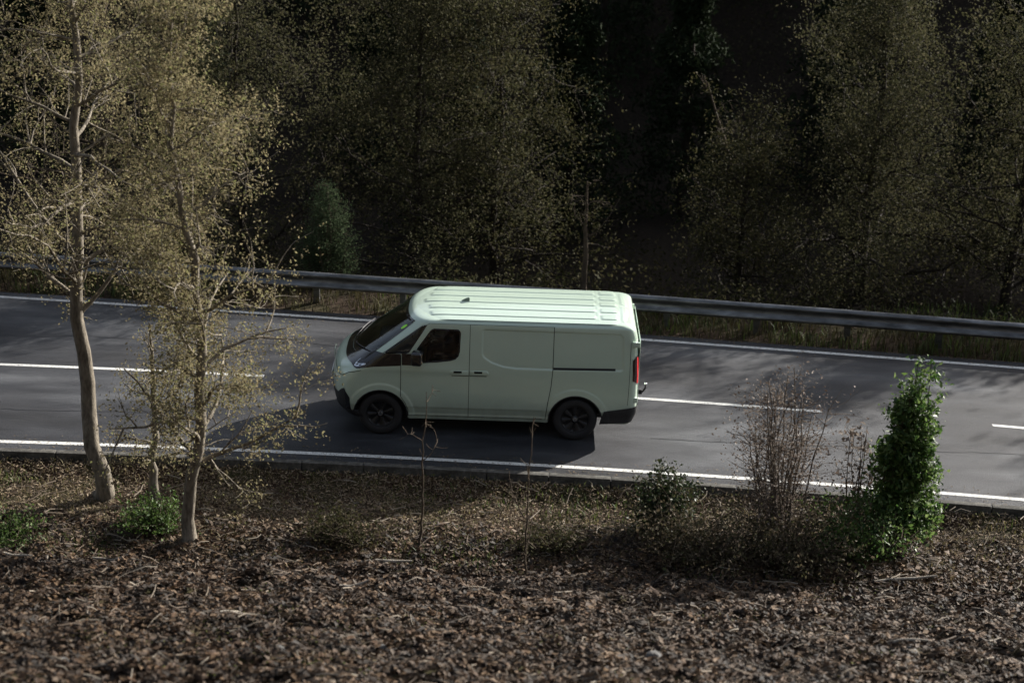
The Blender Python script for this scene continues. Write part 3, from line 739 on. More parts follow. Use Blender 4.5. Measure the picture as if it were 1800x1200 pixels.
g.tube([cw+.175*np.array([math.cos(a_)*math.sin(R(90)-ta), math.sin(a_), math.cos(a_)*math.cos(R(90)-ta)]) for a_ in th], .014, 8)
swh = put('steering_wheel', g.mesh('steering_wheel', m_in), van)
bm = bmesh.new(); add_box(bm, tuple(cw), (.05, .12, .09), Matrix.Identity(3), .015); put('wheel_boss', bm_mesh('wheel_boss', bm, m_in, True), swh)
bm = bmesh.new(); add_box(bm, tuple(cw), (.02, .32, .035), Matrix.Identity(3), .006); put('wheel_spoke', bm_mesh('wheel_spoke', bm, m_in, True), swh)

# driver -----------------------------------------------------------
m_skin = mat('skin', (.40, .24, .17), .55); m_shirt = mat('dark_jacket', (.035, .04, .055), .9); m_hair = mat('dark_hair', (.03, .02, .014), .8)
m_jean = mat('dark_trousers', (.03, .035, .05), .9)
per = empty('person', (1.12, .42, .94), 'driver in a dark jacket with both hands on the steering wheel inside the van', 'person')
def skinned(name, verts, edges, radii, m, parent, lev=2):
    me = bpy.data.meshes.new(name); me.from_pydata(verts, edges, []); o = bpy.data.objects.new(name, me); COL.objects.link(o)
    md = o.modifiers.new('s', 'SKIN'); sk = me.skin_vertices[0].data
    for i, r_ in enumerate(radii): sk[i].radius = (r_, r_) if not isinstance(r_, tuple) else r_
    sk[0].use_root = True
    ss_ = o.modifiers.new('u', 'SUBSURF'); ss_.levels = lev; ss_.render_levels = lev
    bpy.context.view_layer.update()
    ev = bpy.data.meshes.new_from_object(o.evaluated_get(bpy.context.evaluated_depsgraph_get())); ev.name = name
    bpy.data.objects.remove(o); ev.materials.clear(); ev.materials.append(m)
    for p in ev.polygons: p.use_smooth = True
    return put(name, ev, parent)
V = [(0, 0, .06), (-.01, 0, .20), (-.03, 0, .36), (-.05, 0, .47), (-.06, 0, .55), (-.075, 0, .61),
     (-.05, -.18, .45), (-.20, -.24, .26), (-.40, -.165, .27), (-.05, .18, .45), (-.20, .24, .26), (-.40, .165, .27),
     (-.20, -.09, .05), (-.42, -.11, .06), (-.45, -.11, -.30), (-.20, .09, .05), (-.42, .11, .06), (-.45, .11, -.30)]
Eg = [(0, 1), (1, 2), (2, 3), (3, 4), (4, 5), (3, 6), (6, 7), (7, 8), (3, 9), (9, 10), (10, 11), (0, 12), (12, 13), (13, 14), (0, 15), (15, 16), (16, 17)]
Rd = [(.15, .11), (.14, .10), (.15, .10), (.12, .08), .052, .055, .065, .045, .032, .065, .045, .032, .085, .065, .05, .085, .065, .05]
skinned('body', V, Eg, Rd, m_shirt, per)
bm = bmesh.new(); bmesh.ops.create_icosphere(bm, subdivisions=3, radius=1)
for v in bm.verts:
    x, y, z = v.co; v.co = Vector((x*.098, y*.075*(1-.18*max(0, -z)), z*.118))
    if x < -.8 and abs(y) < .22 and -.35 < z < .12: v.co.x -= .022*(1-abs(y)/.22)
    if x < -.6 and .05 < z < .25 and .2 < abs(y) < .55: v.co.x += .008
    if x < -.5 and z < -.75: v.co.x -= .012
bmesh.ops.translate(bm, vec=(-.09, 0, .70), verts=bm.verts); put('head', bm_mesh('head', bm, m_skin, True), per)
bm = bmesh.new(); bmesh.ops.create_icosphere(bm, subdivisions=3, radius=1)
bmesh.ops.delete(bm, geom=[v for v in bm.verts if v.co.z < .15-.75*max(0, v.co.x+.25) or v.co.x < -.75], context='VERTS')
for v in bm.verts: v.co = Vector((v.co.x*.108-.088, v.co.y*.086, v.co.z*.128+.702))
put('hair', bm_mesh('hair', bm, m_hair, True), per)
for sg in (-1, 1):
    bm = bmesh.new(); bmesh.ops.create_icosphere(bm, subdivisions=2, radius=1); bmesh.ops.scale(bm, vec=(.018, .008, .03), verts=bm.verts); bmesh.ops.translate(bm, vec=(-.08, sg*.078, .70), verts=bm.verts)
    put('ear', bm_mesh('ear', bm, m_skin, True), per)
    bm = bmesh.new(); bmesh.ops.create_icosphere(bm, subdivisions=2, radius=.011); bmesh.ops.translate(bm, vec=(-.175, sg*.03, .718), verts=bm.verts)
    put('eye', bm_mesh('eye', bm, m_hair, True), per)
    g = Geo(); b0 = np.array([-.41, sg*.168, .275])
    V = [tuple(b0), tuple(b0+(-.05, 0, .01)), tuple(b0+(-.085, 0, .015))]; E_ = [(0, 1), (1, 2)]; rd = [.026, .034, .03]
    for f_ in range(4):
        yo = 0; zz = -.03+.02*f_; i0 = len(V)
        V += [tuple(b0+(-.095, -sg*.004, .015+zz)), tuple(b0+(-.115, -sg*.028, .012+zz)), tuple(b0+(-.098, -sg*.045, .010+zz))]
        E_ += [(2, i0), (i0, i0+1), (i0+1, i0+2)]; rd += [.0095, .009, .008]
    i0 = len(V); V += [tuple(b0+(-.06, -sg*.03, .045)), tuple(b0+(-.085, -sg*.04, .055))]; E_ += [(1, i0), (i0, i0+1)]; rd += [.011, .009]
    skinned('hand', V, E_, rd, m_skin, per, 1)
# ================================================================== vegetation
gz1 = lambda x, y: float(ground_z(np.array([x]), np.array([y]))[0])
OLIVE = [(.020, .022, .009), (.034, .035, .015), (.050, .047, .022), (.066, .058, .030)]
BEIGE = [(.10, .08, .045), (.17, .145, .08), (.24, .205, .12), (.15, .16, .06)]
DARK = [(.008, .014, .007), (.014, .022, .010), (.022, .030, .014)]
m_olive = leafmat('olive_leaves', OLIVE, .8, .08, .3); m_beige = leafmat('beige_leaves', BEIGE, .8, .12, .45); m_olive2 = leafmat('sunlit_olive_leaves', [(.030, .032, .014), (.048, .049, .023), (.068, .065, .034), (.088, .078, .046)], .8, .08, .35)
m_dark = leafmat('dark_needles', DARK, .85, .05, .1)
m_green = leafmat('green_leaves', [(.025, .05, .012), (.05, .09, .02), (.09, .14, .035), (.04, .06, .02)], .6, .2, .3)
m_gloss = leafmat('glossy_leaves', [(.02, .05, .012), (.045, .09, .02), (.085, .14, .035), (.15, .20, .07)], .5, .3, .4)
m_brownleaf = leafmat('dry_brown_leaves', [(.07, .05, .038), (.12, .09, .07), (.17, .135, .11), (.26, .23, .20)], .7, .2, .25)
m_conifer = leafmat('young_conifer_needles', [(.035, .055, .026), (.062, .088, .042), (.09, .12, .065)], .8, .15, .45)
m_bramble = leafmat('bramble_leaves', [(.03, .03, .014), (.06, .055, .028), (.10, .08, .05), (.14, .11, .075), (.05, .06, .02)], .7, .15, .3)
m_shrubdark = leafmat('dark_shrub_leaves', [(.012, .020, .008), (.022, .034, .012), (.035, .05, .018), (.05, .045, .02)], .5, .25, .25)
m_bark_pale = barkmat('pale_bark', (.055, .046, .035), (.25, .22, .175)); m_bark = barkmat('brown_bark', (.035, .027, .02), (.11, .085, .06))
m_bark_mid = barkmat('grey_brown_bark', (.07, .055, .042), (.17, .14, .11))
m_bark_dark = barkmat('dark_bark', (.012, .010, .008), (.04, .032, .025))

def grow(rng, base, height, r0, lean=(0, 0), wob=.05, first=.25, nb=16, blen=.35, up=.5, depth=3, bend=.0, bias=None):
    """trunk and limbs: returns the trunk polyline, branch polylines with radii, and twig points"""
    n = 18; t = np.linspace(0, 1, n)**1.25; b = np.array(base, float)
    off = np.cumsum(rng.normal(0, wob, (n, 2)), 0)*height/n*1.3; off[0] = 0
    T = np.c_[b[0]+lean[0]*t*height+off[:, 0], b[1]+lean[1]*t*height+off[:, 1], b[2]-.15+t*(height+.15)]
    rt = r0*(1-t*.78)*(1+.7*np.exp(-t*height/.13))
    out = []; tips = []
    def child(P0, d, ln, r, lev):
        k = 6 if lev < 2 else 4; pts = [P0]; dd = d.copy()
        for i in range(k):
            dd = dd+rng.normal(0, .16, 3)+np.array([0, 0, .05*up]); dd /= np.linalg.norm(dd); pts.append(pts[-1]+dd*ln/k)
        pts = np.array(pts); out.append((pts, np.linspace(r, r*.3, k+1), lev))
        tips.append(np.concatenate([pts[k//2:]]))
        if lev < depth:
            for j in range(rng.integers(4, 7) if lev == 1 else rng.integers(3, 5)):
                i = rng.integers(1, k+1); u = rng.uniform(.25, 1.)
                q = pts[i-1]+(pts[i]-pts[i-1])*u; e = dd*.6+rng.normal(0, .6, 3); e[2] += .15*up; e /= np.linalg.norm(e)
                child(q, e, ln*rng.uniform(.38, .62), r*.45, lev+1)
    for i in range(nb):
        f = first+(1-first)*((i+.5)/nb)**.9; k = f*(n-1); i0 = int(min(k, n-2)); q = T[i0]+(T[i0+1]-T[i0])*(k-i0)
        a_ = i*2.4+rng.uniform(-.5, .5); d = np.array([math.cos(a_), math.sin(a_), up*rng.uniform(.5, 1.4)])
        if bias is not None: d[:2] += bias
        d /= np.linalg.norm(d)
        child(q, d, height*blen*(1.15-f*.65)*rng.uniform(.7, 1.15), max(.007, r0*.42*(1.1-f*.8)), 1)
    return T, rt, out, tips
nb_small = lambda kw: kw.get('nb', 16) <= 5
def tree(name, label, cat, base, height, r0, bark, leaf, nleaf, lsize, group=None, spread=.16, twig=True, seed=0, aspect=.5, minr=.0, leafup=0., clump=.55, **kw):
    rng = np.random.default_rng(seed); base = (base[0], base[1], gz1(*base))
    e = empty(name, base, label, cat, group)
    T, rt, br, tips = grow(rng, (0, 0, 0), height, r0, **kw)
    g = Geo(); g.tube(T, rt, 10)
    if nb_small(kw):
        for pts, rr, lev in br: g.tube(pts, np.maximum(rr, .0035), 4)
        br = []
    put('trunk', g.mesh('trunk', bark), e)
    g = Geo()
    for pts, rr, lev in br: g.tube(pts, np.maximum(rr, .0035), 6 if lev == 1 else (4 if lev == 2 else 3))
    if len(br) > 12: put('limbs', g.mesh('limbs', bark), e)
    if nleaf:
        tp = np.concatenate(tips); idx = rng.choice(len(tp), nleaf, p=None)
        wts = vnoise(tp[:, 0]*1.7+seed, tp[:, 2]*1.7+tp[:, 1], 3)
        keep = wts[idx] > rng.random(nleaf)*clump; idx = idx[keep]
        cn = max(1, len(idx)//6); C = (tp[idx[:cn]]+rng.normal(0, spread, (cn, 3)))[rng.integers(0, cn, len(idx))]+rng.normal(0, lsize*1.15, (len(idx), 3))
        put('crown', mesh_np('crown', *leaf_arrays(C, lsize, aspect, leafup), leaf), e)
    return e
def bush(name, label, cat, base, h, w_, leaf, nleaf, lsize, bark, nst=9, group=None, seed=0, taper=.5, aspect=.55, core=None, clump=.6, sprig=True):
    """many thin stems from the ground carrying leaf clumps"""
    rng = np.random.default_rng(seed); b = (base[0], base[1], gz1(*base)); e = empty(name, b, label, cat, group)
    g = Geo(); pts_all = []
    for i in range(nst):
        a_ = rng.uniform(0, 6.28); rr = rng.random()**.6*w_*.5; hh = h*(1-.45*(rr/(w_*.5))**2)*rng.uniform(.75, 1.05)
        n = 7; t = np.linspace(0, 1, n); curve = t**1.3
        P0 = np.c_[math.cos(a_)*rr*(.15+curve*(.85-taper*t))*1.0, math.sin(a_)*rr*(.15+curve*(.85-taper*t)), -.08+t*(hh+.08)]
        P0[:, :2] += np.cumsum(rng.normal(0, .02, (n, 2)), 0)*h*.6; g.tube(P0, np.linspace(.014, .004, n)*max(.7, h*.5), 5)
        for j in range(int(6+h*5)):
            k = rng.integers(1, n-1); q = P0[k]+(P0[k+1]-P0[k])*rng.random(); d = rng.normal(0, 1, 3); d[2] = abs(d[2])*.7; d /= np.linalg.norm(d)
            l_ = w_*rng.uniform(.15, .34)*(1-taper*k/n); m_ = q+d*l_*.5+rng.normal(0, .03, 3); z_ = q+d*l_
            g.tube([q, m_, z_], [.006, .004, .002], 3); pts_all += [m_, z_, (m_+z_)/2]
        pts_all += list(P0[2:])
    put('stems', g.mesh('stems', bark), e)
    tp = np.array(pts_all); idx = rng.choice(len(tp), nleaf)
    wts = vnoise(tp[:, 0]*4+seed, tp[:, 2]*4+tp[:, 1]*2, 8); idx = idx[wts[idx] > rng.random(nleaf)*clump]
    C = tp[idx]+rng.normal(0, .055*max(1, w_*.8), (len(idx), 3)); C[:, 2] = np.maximum(C[:, 2], .01)
    put('leaves', mesh_np('leaves', *leaf_arrays(C, lsize, aspect), leaf), e)
    return e

# --- trees in front of the road, left of the van
tree('roadside_tree', 'tall pale-barked tree at the far left, its straight trunk rising from the near verge', 'tree', (-3.92, -3.1), 8.5, .125, m_bark_pale, m_beige, 30000, .042,
     seed=3, first=.40, nb=26, blen=.26, spread=.11, wob=.10, up=.45, lean=(-.02, 0))
tree('roadside_tree', 'bushy beige-twigged tree with a crooked trunk between the short brown trunk and the van', 'tree', (-2.40, -4.95), 7.2, .095, m_bark_pale, m_beige, 46000, .042,
     seed=11, first=.24, nb=36, blen=.22, spread=.11, wob=.13, up=.6, lean=(.0, 0))
tree('roadside_tree', 'short forked stem growing close beside the pale left trunk on the verge', 'tree', (-3.05, -3.25), 2.6, .075, m_bark_pale, m_beige, 1500, .045,
     seed=21, first=.3, nb=9, blen=.3, spread=.08, wob=.12, depth=2)
tree('roadside_sapling', 'slender bare sapling standing in front of the van\'s front door', 'sapling', (.80, -4.8), 2.3, .020, m_bark, m_beige, 0, .045,
     seed=33, first=.6, nb=4, blen=.20, spread=.05, wob=.09, depth=2, lean=(.02, 0))
e = tree('roadside_sapling', 'thin V-forked sapling on the leaf litter in front of the rear of the van', 'sapling', (2.28, -5.7), 2.3, .016, m_bark, m_beige, 0, .045,
     seed=41, first=.12, nb=4, blen=.28, spread=.05, wob=.08, depth=2, up=1.6)
# --- shrubs in front of the road, right of the van
bush('tall_green_shrub', 'tall narrow evergreen shrub with glossy leaves at the right edge of the near verge', 'shrub', (7.45, -4.0), 2.8, 1.45, m_gloss, 15000, .075, m_bark, 26, seed=5, taper=.75, clump=.5)
bush('pale_shrub', 'low pale-leaved shrub leaning against the left side of the tall evergreen shrub', 'shrub', (6.85, -3.7), 2.0, .8, m_brownleaf, 420, .08, m_bark, 9, seed=6, taper=.2)
bush('brown_shrub', 'tall dry brown shrub with sparse papery leaves between the van and the evergreen shrub', 'shrub', (5.75, -4.3), 2.85, 2.3, m_brownleaf, 8000, .04, m_bark_mid, 24, seed=8, taper=.45, clump=.9)
bush('dark_green_shrub', 'small dark green shrub on the verge just behind the van', 'shrub', (4.15, -3.8), 1.0, 1.1, m_shrubdark, 6500, .055, m_bark, 22, seed=9, taper=.1)
bush('bramble', 'low olive-brown bramble tangle at the foot of the dark green shrub', 'shrub', (4.5, -4.7), .5, 1.9, m_bramble, 4200, .05, m_bark, 26, seed=10, taper=0.)
bush('bramble', 'wide green-brown bramble tangle below the tall dry brown shrub', 'shrub', (5.7, -4.9), .6, 2.0, m_bramble, 5000, .05, m_bark, 26, seed=12, taper=0.)
bush('bramble', 'green bramble tangle at the foot of the tall glossy evergreen shrub', 'shrub', (6.9, -4.5), .8, 1.5, m_gloss, 4200, .055, m_bark, 20, seed=13, taper=0.)
bush('verge_herb_clump', 'bright green leafy clump at the foot of the beige-twigged tree', 'plant', (-2.9, -4.35), .32, 1.1, m_green, 2600, .05, m_bark, 22, seed=14, taper=0)
bush('verge_herb_clump', 'yellow-green leafy clump at the left edge of the near verge', 'plant', (-4.7, -4.9), .25, 1.0, m_green, 1600, .05, m_bark, 18, seed=15, taper=0)
bush('verge_herb_clump', 'dull green leafy clump on the verge below the front wheel', 'plant', (-.3, -4.5), .3, 1.3, m_olive, 2000, .05, m_bark, 22, seed=16, taper=0)
bush('verge_herb_clump', 'dull green leafy clump on the verge below the rear wheel', 'plant', (2.6, -4.6), .28, 1.4, m_olive, 2000, .05, m_bark, 22, seed=17, taper=0)
# --- beyond the barrier
bush('young_conifer', 'small bluish green conifer beyond the barrier in front of the van\'s nose', 'tree', (-1.55, 6.75), 2.3, 1.7, m_conifer, 22000, .05, m_bark, 22, seed=18, taper=.8, aspect=.25)
tree('pale_trunk_tree', 'short brown trunk standing beyond the barrier directly above the van roof', 'tree', (3.4, 7.2), 2.5, .075, m_bark, m_olive, 300, .06, seed=51, first=.6, nb=6, blen=.22, spread=.12, wob=.05)
BG = [
 ('wide olive-green tree behind the barrier, left of the van roof', (.0, 9.6), 5.8, m_olive2, 105000, 61, .10),
 ('olive-green tree with a hanging crown behind the barrier above the windscreen', (1.7, 10.6), 5.2, m_olive, 65000, 62, .09),
 ('beige-twigged bare tree behind the barrier at the far left', (-6.4, 9.2), 5.6, m_beige, 22000, 63, .10),
 ('mixed olive and beige tree behind the two left-hand trunks', (-3.6, 10.4), 5.8, m_olive2, 60000, 64, .09),
 ('large olive-green tree behind the barrier at the right, its crown widest of all', (9.3, 10.2), 5.4, m_olive2, 120000, 65, .13),
 ('greyish olive tree cut by the right edge of the photo behind the barrier', (12.2, 9.6), 5.2, m_olive2, 70000, 66, .12),
 ('low spreading olive tree between the short brown trunk and the large right-hand tree', (6.6, 9.2), 3.0, m_olive, 36000, 67, .08),
]
for i, (lab, b, h, lf, nl, sd2, r_) in enumerate(BG):
    tree('roadside_tree', lab, 'tree', b, h+1.0, r_, m_bark_dark if i != 2 else m_bark, lf, nl, .05 if lf is m_beige else .062, 'trees beyond the crash barrier', seed=sd2, first=.12, nb=30, blen=.36, spread=.30, wob=.07, up=.35, clump=1.15, bend=0)
# the grey leaning limb in the gap on the right
tree('leaning_tree', 'thin grey leaning tree in the dark gap left of the large right-hand tree', 'tree', (7.5, 11.5), 4.3, .07, m_bark, m_olive, 300, .07, seed=71, first=.6, nb=5, blen=.22, lean=(-.36, 0), wob=.04)
# dark evergreens up the shaded slope
def evergreen(base, h, lab, sd2, rad):
    rng = np.random.default_rng(sd2); b = (base[0], base[1], gz1(*base)); e = empty('evergreen_tree', b, lab, 'tree', 'dark evergreens on the shaded slope')
    g = Geo(); g.tube([(0, 0, -.3), (0.05, 0, h*.5), (0, 0, h)], [.14, .09, .02], 8); put('trunk', g.mesh('trunk', m_bark_dark), e)
    n = 9000; t = rng.random(n)**.8; zz = h*(.06+.94*t); lay = .75+.25*np.sin(zz*5.5+rng.random()*6)
    a_ = rng.random(n)*6.283; lob = 1+.22*np.sin(a_*5+zz*2)
    rr = rad*(1-t*.93)*lay*lob*rng.random(n)**.35
    C = np.c_[rr*np.cos(a_), rr*np.sin(a_), zz-.28*rr+rng.normal(0, .08, n)]
    put('crown', mesh_np('crown', *leaf_arrays(C, .17, .3), m_dark), e)
EG = [((3.2, 14.5), 6, 'dark evergreen directly above the van roof, nearest on the slope'), ((6.0, 16.5), 6.5, 'dark evergreen right of the short brown trunk on the slope'), ((-1.2, 17.5), 6.5, 'dark evergreen behind the wide olive tree'),
      ((-5.5, 16.0), 6, 'dark evergreen behind the left-hand trees'), ((-9.5, 17.5), 6.5, 'dark evergreen at the left edge of the slope'), ((9.8, 18.0), 6.5, 'dark evergreen behind the large right-hand tree'),
      ((13.5, 17.0), 6.5, 'dark evergreen at the right edge of the slope'), ((4.2, 21.5), 6.5, 'dark evergreen highest on the slope, in the middle'), ((8.0, 23.5), 6.5, 'dark evergreen highest on the slope, to the right'),
      ((-3.5, 23.0), 6.5, 'dark evergreen highest on the slope, to the left'), ((.9, 14.2), 4.6, 'short dark evergreen between the wide olive tree and the short brown trunk'), ((4.8, 27), 6.5, 'dark evergreen at the very top of the slope, above the grey leaning tree'), ((1, 26), 6.5, 'dark evergreen at the very top of the slope, above the windscreen'), ((12, 24), 6.5, 'dark evergreen high in the top right corner of the slope')]
for i, (b, h, lab) in enumerate(EG): evergreen(b, h, lab, 100+i, 2.1)
# trees beside the view that shade the right-hand lane and mirror in the van's glass
for i, (b, h, lab) in enumerate([((20.5, 13.2), 8.2, 'tall roadside tree beyond the barrier outside the right edge'), ((25.5, 12.5), 8.6, 'second tall roadside tree further right beyond the barrier'),
      ((-13.5, -8), 9.5, 'tall tree on the near bank outside the left edge'), ((-11.5, 6.3), 10, 'tall tree beyond the barrier outside the left edge'), ((-18.5, -11.5), 10, 'second tall tree on the near bank further left'), ((-11.5, -15.5), 9.5, 'tall tree on the near bank behind the left edge')]):
    tree('roadside_tree', lab, 'tree', b, h, .18, m_bark, m_olive, 20000, .16, 'trees outside the photograph', seed=200+i, first=.15, nb=30, blen=.36, spread=.3, clump=.8)

# ------------------------------------------------------------------ ground cover
def onground(x, y, lift=0.): return np.c_[x, y, ground_z(x, y)+lift]
def scatter(n, x0, x1, y0, y1, dens=None):
    x = RNG.uniform(x0, x1, n); y = RNG.uniform(y0, y1, n)
    k = y < near_y(x)-KERB-.16
    if dens is not None: k &= dens(x, y) > RNG.random(n)
    return x[k], y[k]
m_litter = leafmat('leaf_litter', [(.008, .005, .003), (.018, .0105, .0055), (.040, .0215, .0105), (.072, .038, .017), (.115, .072, .038), (.028, .022, .017)], .75, .25, .1)
def patchy(m, lo=.35, hi=1.35, scale=1.6):
    l = P(m).inputs['Base Color'].links[0]; src = l.from_socket; tc_ = N(m, 'ShaderNodeTexCoord').outputs['Object']
    f = ramp(m, noise(m, scale, 5, .65, tc_), [(.36, (lo, lo, lo)), (.62, (hi, hi, hi))])
    o_ = mix(m, 1., src, f, 'MULTIPLY'); L(m, o_, P(m).inputs['Base Color'])
patchy(m_litter, .3, 1.3)
# clods and old leaves on the bank
x, y = scatter(170000, -7.5, 12, -13.5, -3.9, lambda x, y: sstep(-3.6, -5.4, y+.6*(fbm(x*.8, y*.8, 3, 2)-.5)*2)*.9+.1)
V, F = leaf_arrays(onground(x, y, .025)+np.c_[0*x, 0*x, RNG.random(len(x))*.05], .068, .6, 1.2, .75)
put('leaf_litter', mesh_np('leaf_litter', V, F, m_litter), kind='stuff')
m_litter2 = leafmat('verge_litter', [(.06, .04, .024), (.12, .085, .052), (.18, .13, .085), (.25, .20, .14), (.09, .075, .04)], .8, .2, .1)
x, y = scatter(90000, -8, 13, -6.2, -2.1, lambda x, y: sstep(-5.9, -5., y))
V, F = leaf_arrays(onground(x, y, .012)+np.c_[0*x, 0*x, RNG.random(len(x))*.03], .05, .35, 1.4, .6)
put('verge_litter', mesh_np('verge_litter', V, F, m_litter2), kind='stuff')
# soil clods: little faceted lumps
def lumps(x, y, s, m, name, sink=.3):
    ico = bmesh.new(); bmesh.ops.create_icosphere(ico, subdivisions=1, radius=1); B = np.array([v.co[:] for v in ico.verts]); Fi = np.array([[v.index for v in f.verts] for f in ico.faces]); ico.free()
    n = len(x); sc = (s*(.5+RNG.random(n)**2*1.2))[:, None, None]*RNG.uniform(.6, 1.2, (n, 1, 3))*np.array([1, 1, .65])
    a_ = RNG.random(n)*6.28; c_, s__ = np.cos(a_)[:, None], np.sin(a_)[:, None]
    V = B[None]*(1+RNG.uniform(-.22, .22, (n, len(B), 1)))*sc
    V = np.stack([V[..., 0]*c_-V[..., 1]*s__, V[..., 0]*s__+V[..., 1]*c_, V[..., 2]], -1)+onground(x, y, 0)[:, None]
    F = (np.arange(n)[:, None, None]*len(B)+Fi[None]).reshape(-1, 3)
    put(name, mesh_np(name, V.reshape(-1, 3), F, m), kind='stuff')
# leaves and grit blown onto the edges of the asphalt
xx = RNG.uniform(-9, 13, 5200); t_ = RNG.random(5200)**2.2; side_ = RNG.random(5200) < .6
yy_ = np.where(side_, near_y(xx)-KERB+t_*.7, far_y(xx)+.26-t_*.5)
put('road_edge_debris', mesh_np('road_edge_debris', *leaf_arrays(np.c_[xx, yy_, np.full(5200, .012)], .028, .5, 3., .7), m_litter2), kind='stuff')
m_moss = leafmat('moss', [(.03, .04, .010), (.06, .07, .02), (.09, .09, .03)], .9, .05, .1)
x, y = scatter(60000, -7.5, 12, -13, -2.4, lambda x, y: sstep(.56, .66, fbm(x*.9+11, y*1.1, 4, 91)))
put('moss', mesh_np('moss', *leaf_arrays(onground(x, y, .035)+np.c_[0*x, 0*x, RNG.random(len(x))*.03], .03, .7, .5), m_moss), kind='stuff')
m_clod = leafmat('soil_clods', [(.008, .0055, .0045), (.016, .011, .008), (.034, .022, .015), (.058, .039, .026), (.11, .09, .07)], .9, .15, .0)
x, y = scatter(16000, -7, 12, -13, -5.2, lambda x, y: sstep(-5., -6.2, y)*(.35+.9*fbm(x*1.4, y*1.4, 3, 31))); lumps(x, y, .062, m_clod, 'soil_clods')
# sticks and stalks
def sticks(n, x0, x1, y0, y1, ln, rad, m, name):
    x, y = scatter(n, x0, x1, y0, y1); k = len(x); a_ = RNG.normal(0, .9, k); l_ = ln*RNG.uniform(.4, 1.5, k)
    d = np.c_[np.cos(a_), np.sin(a_)]*l_[:, None]/2
    A = np.c_[x-d[:, 0], y-d[:, 1]]; B = np.c_[x+d[:, 0], y+d[:, 1]]
    A = onground(A[:, 0], A[:, 1], .03); B = onground(B[:, 0], B[:, 1], .03); A[:, 2] += RNG.random(k)*.08; B[:, 2] += RNG.random(k)*.08
    Mi = (A+B)/2+RNG.normal(0, .02, (k, 3)); nrm = np.c_[-d[:, 1], d[:, 0], 0*x]; nrm /= np.linalg.norm(nrm, axis=1)[:, None]; r_ = rad*RNG.uniform(.5, 1.5, k)[:, None]
    upv = np.array([0, 0, 1.])
    V = np.stack([q+o_ for q in (A, Mi, B) for o_ in (nrm*r_, upv*r_*1.6, -nrm*r_)], 1).reshape(-1, 3)
    i = np.arange(k)[:, None]*9; F = np.concatenate([i+[[p, p+1, p+4, p+3]] for p in (0, 1, 3, 4)])
    put(name, mesh_np(name, V, F, m), kind='stuff')
m_stick = leafmat('dead_sticks', [(.03, .021, .015), (.07, .05, .035), (.12, .095, .07), (.22, .19, .15)], .8, .2, 0)
sticks(5200, -7.5, 12, -13.5, -2.6, .22, .005, m_stick, 'dead_sticks')
# grass
def grass(n, x0, x1, y0, y1, h, m, name, dens=None, far=False, wd=.008):
    if far:
        x = RNG.uniform(x0, x1, n); y = RNG.uniform(y0, y1, n); k = (y > far_y(x)+.34)
        if dens is not None: k &= dens(x, y) > RNG.random(n)
        x, y = x[k], y[k]
    else: x, y = scatter(n, x0, x1, y0, y1, dens)
    k = len(x); B = onground(x, y, -.01); a_ = RNG.random(k)*6.28; hh = h*RNG.uniform(.4, 1.3, k); ln = RNG.uniform(.1, .75, k)*hh
    d = np.c_[np.cos(a_), np.sin(a_)]; s = np.c_[-d[:, 1], d[:, 0], 0*a_]*wd
    mid_ = B+np.c_[d*ln[:, None]*.3, hh*.6]; tip = B+np.c_[d*ln[:, None], hh*.95]
    V = np.stack([B-s, B+s, mid_+s*.8, mid_-s*.8, tip], 1).reshape(-1, 3); i = np.arange(k)[:, None]*5
    F = np.concatenate([i+[[0, 1, 2]], i+[[0, 2, 3]], i+[[3, 2, 4]]]); put(name, mesh_np(name, V, F, m), kind='stuff')
m_dry = leafmat('dry_grass', [(.08, .06, .03), (.16, .125, .07), (.12, .11, .04), (.22, .18, .11)], .7, .2, .3)
m_grass = leafmat('green_grass', [(.03, .05, .012), (.06, .09, .02), (.11, .13, .035)], .6, .3, .3)
grass(46000, -8, 13, -5.6, -2.2, .09, m_dry, 'dry_verge_grass', lambda x, y: fbm(x*.9+3, y*1.2, 3, 41)*1.1-.15)
grass(26000, -8, 12, -5.6, -2.6, .11, m_grass, 'green_verge_grass', lambda x, y: sstep(.45, .62, fbm(x*.6+.3, y*.8, 3, 47))*(.35+.65*sstep(0, -3, x)))
m_dryfar = leafmat('far_dry_grass', [(.03, .025, .012), (.06, .05, .025), (.05, .05, .018), (.09, .075, .04)], .8, .1, .25)
grass(34000, -10, 14, 2.8, 8.5, .22, m_dryfar, 'far_verge_grass', lambda x, y: .35+.9*(fbm(x*.7, y*.9, 3, 43)-.2), True, .010)
grass(20000, -10, 14, 3.2, 9.5, .25, m_grass, 'far_green_grass', lambda x, y: sstep(.42, .6, fbm(x*.5+5, y*.6, 3, 49)), True, .010)
# undergrowth under the trees beyond the barrier
n = 110000; x = RNG.uniform(-16, 20, n); y = RNG.uniform(5.2, 36, n); k = (y > rail_y(x)+.5) & (fbm(x*.5, y*.5, 3, 77) > .40+.1*RNG.random(n)); x, y = x[k], y[k]
hgt = .15+1.0*fbm(x*.8, y*.8, 3, 78)*RNG.random(len(x))
put('undergrowth', mesh_np('undergrowth', *leaf_arrays(onground(x, y, 0)+np.c_[0*x, 0*x, hgt], .09, .5), m_olive), kind='stuff')

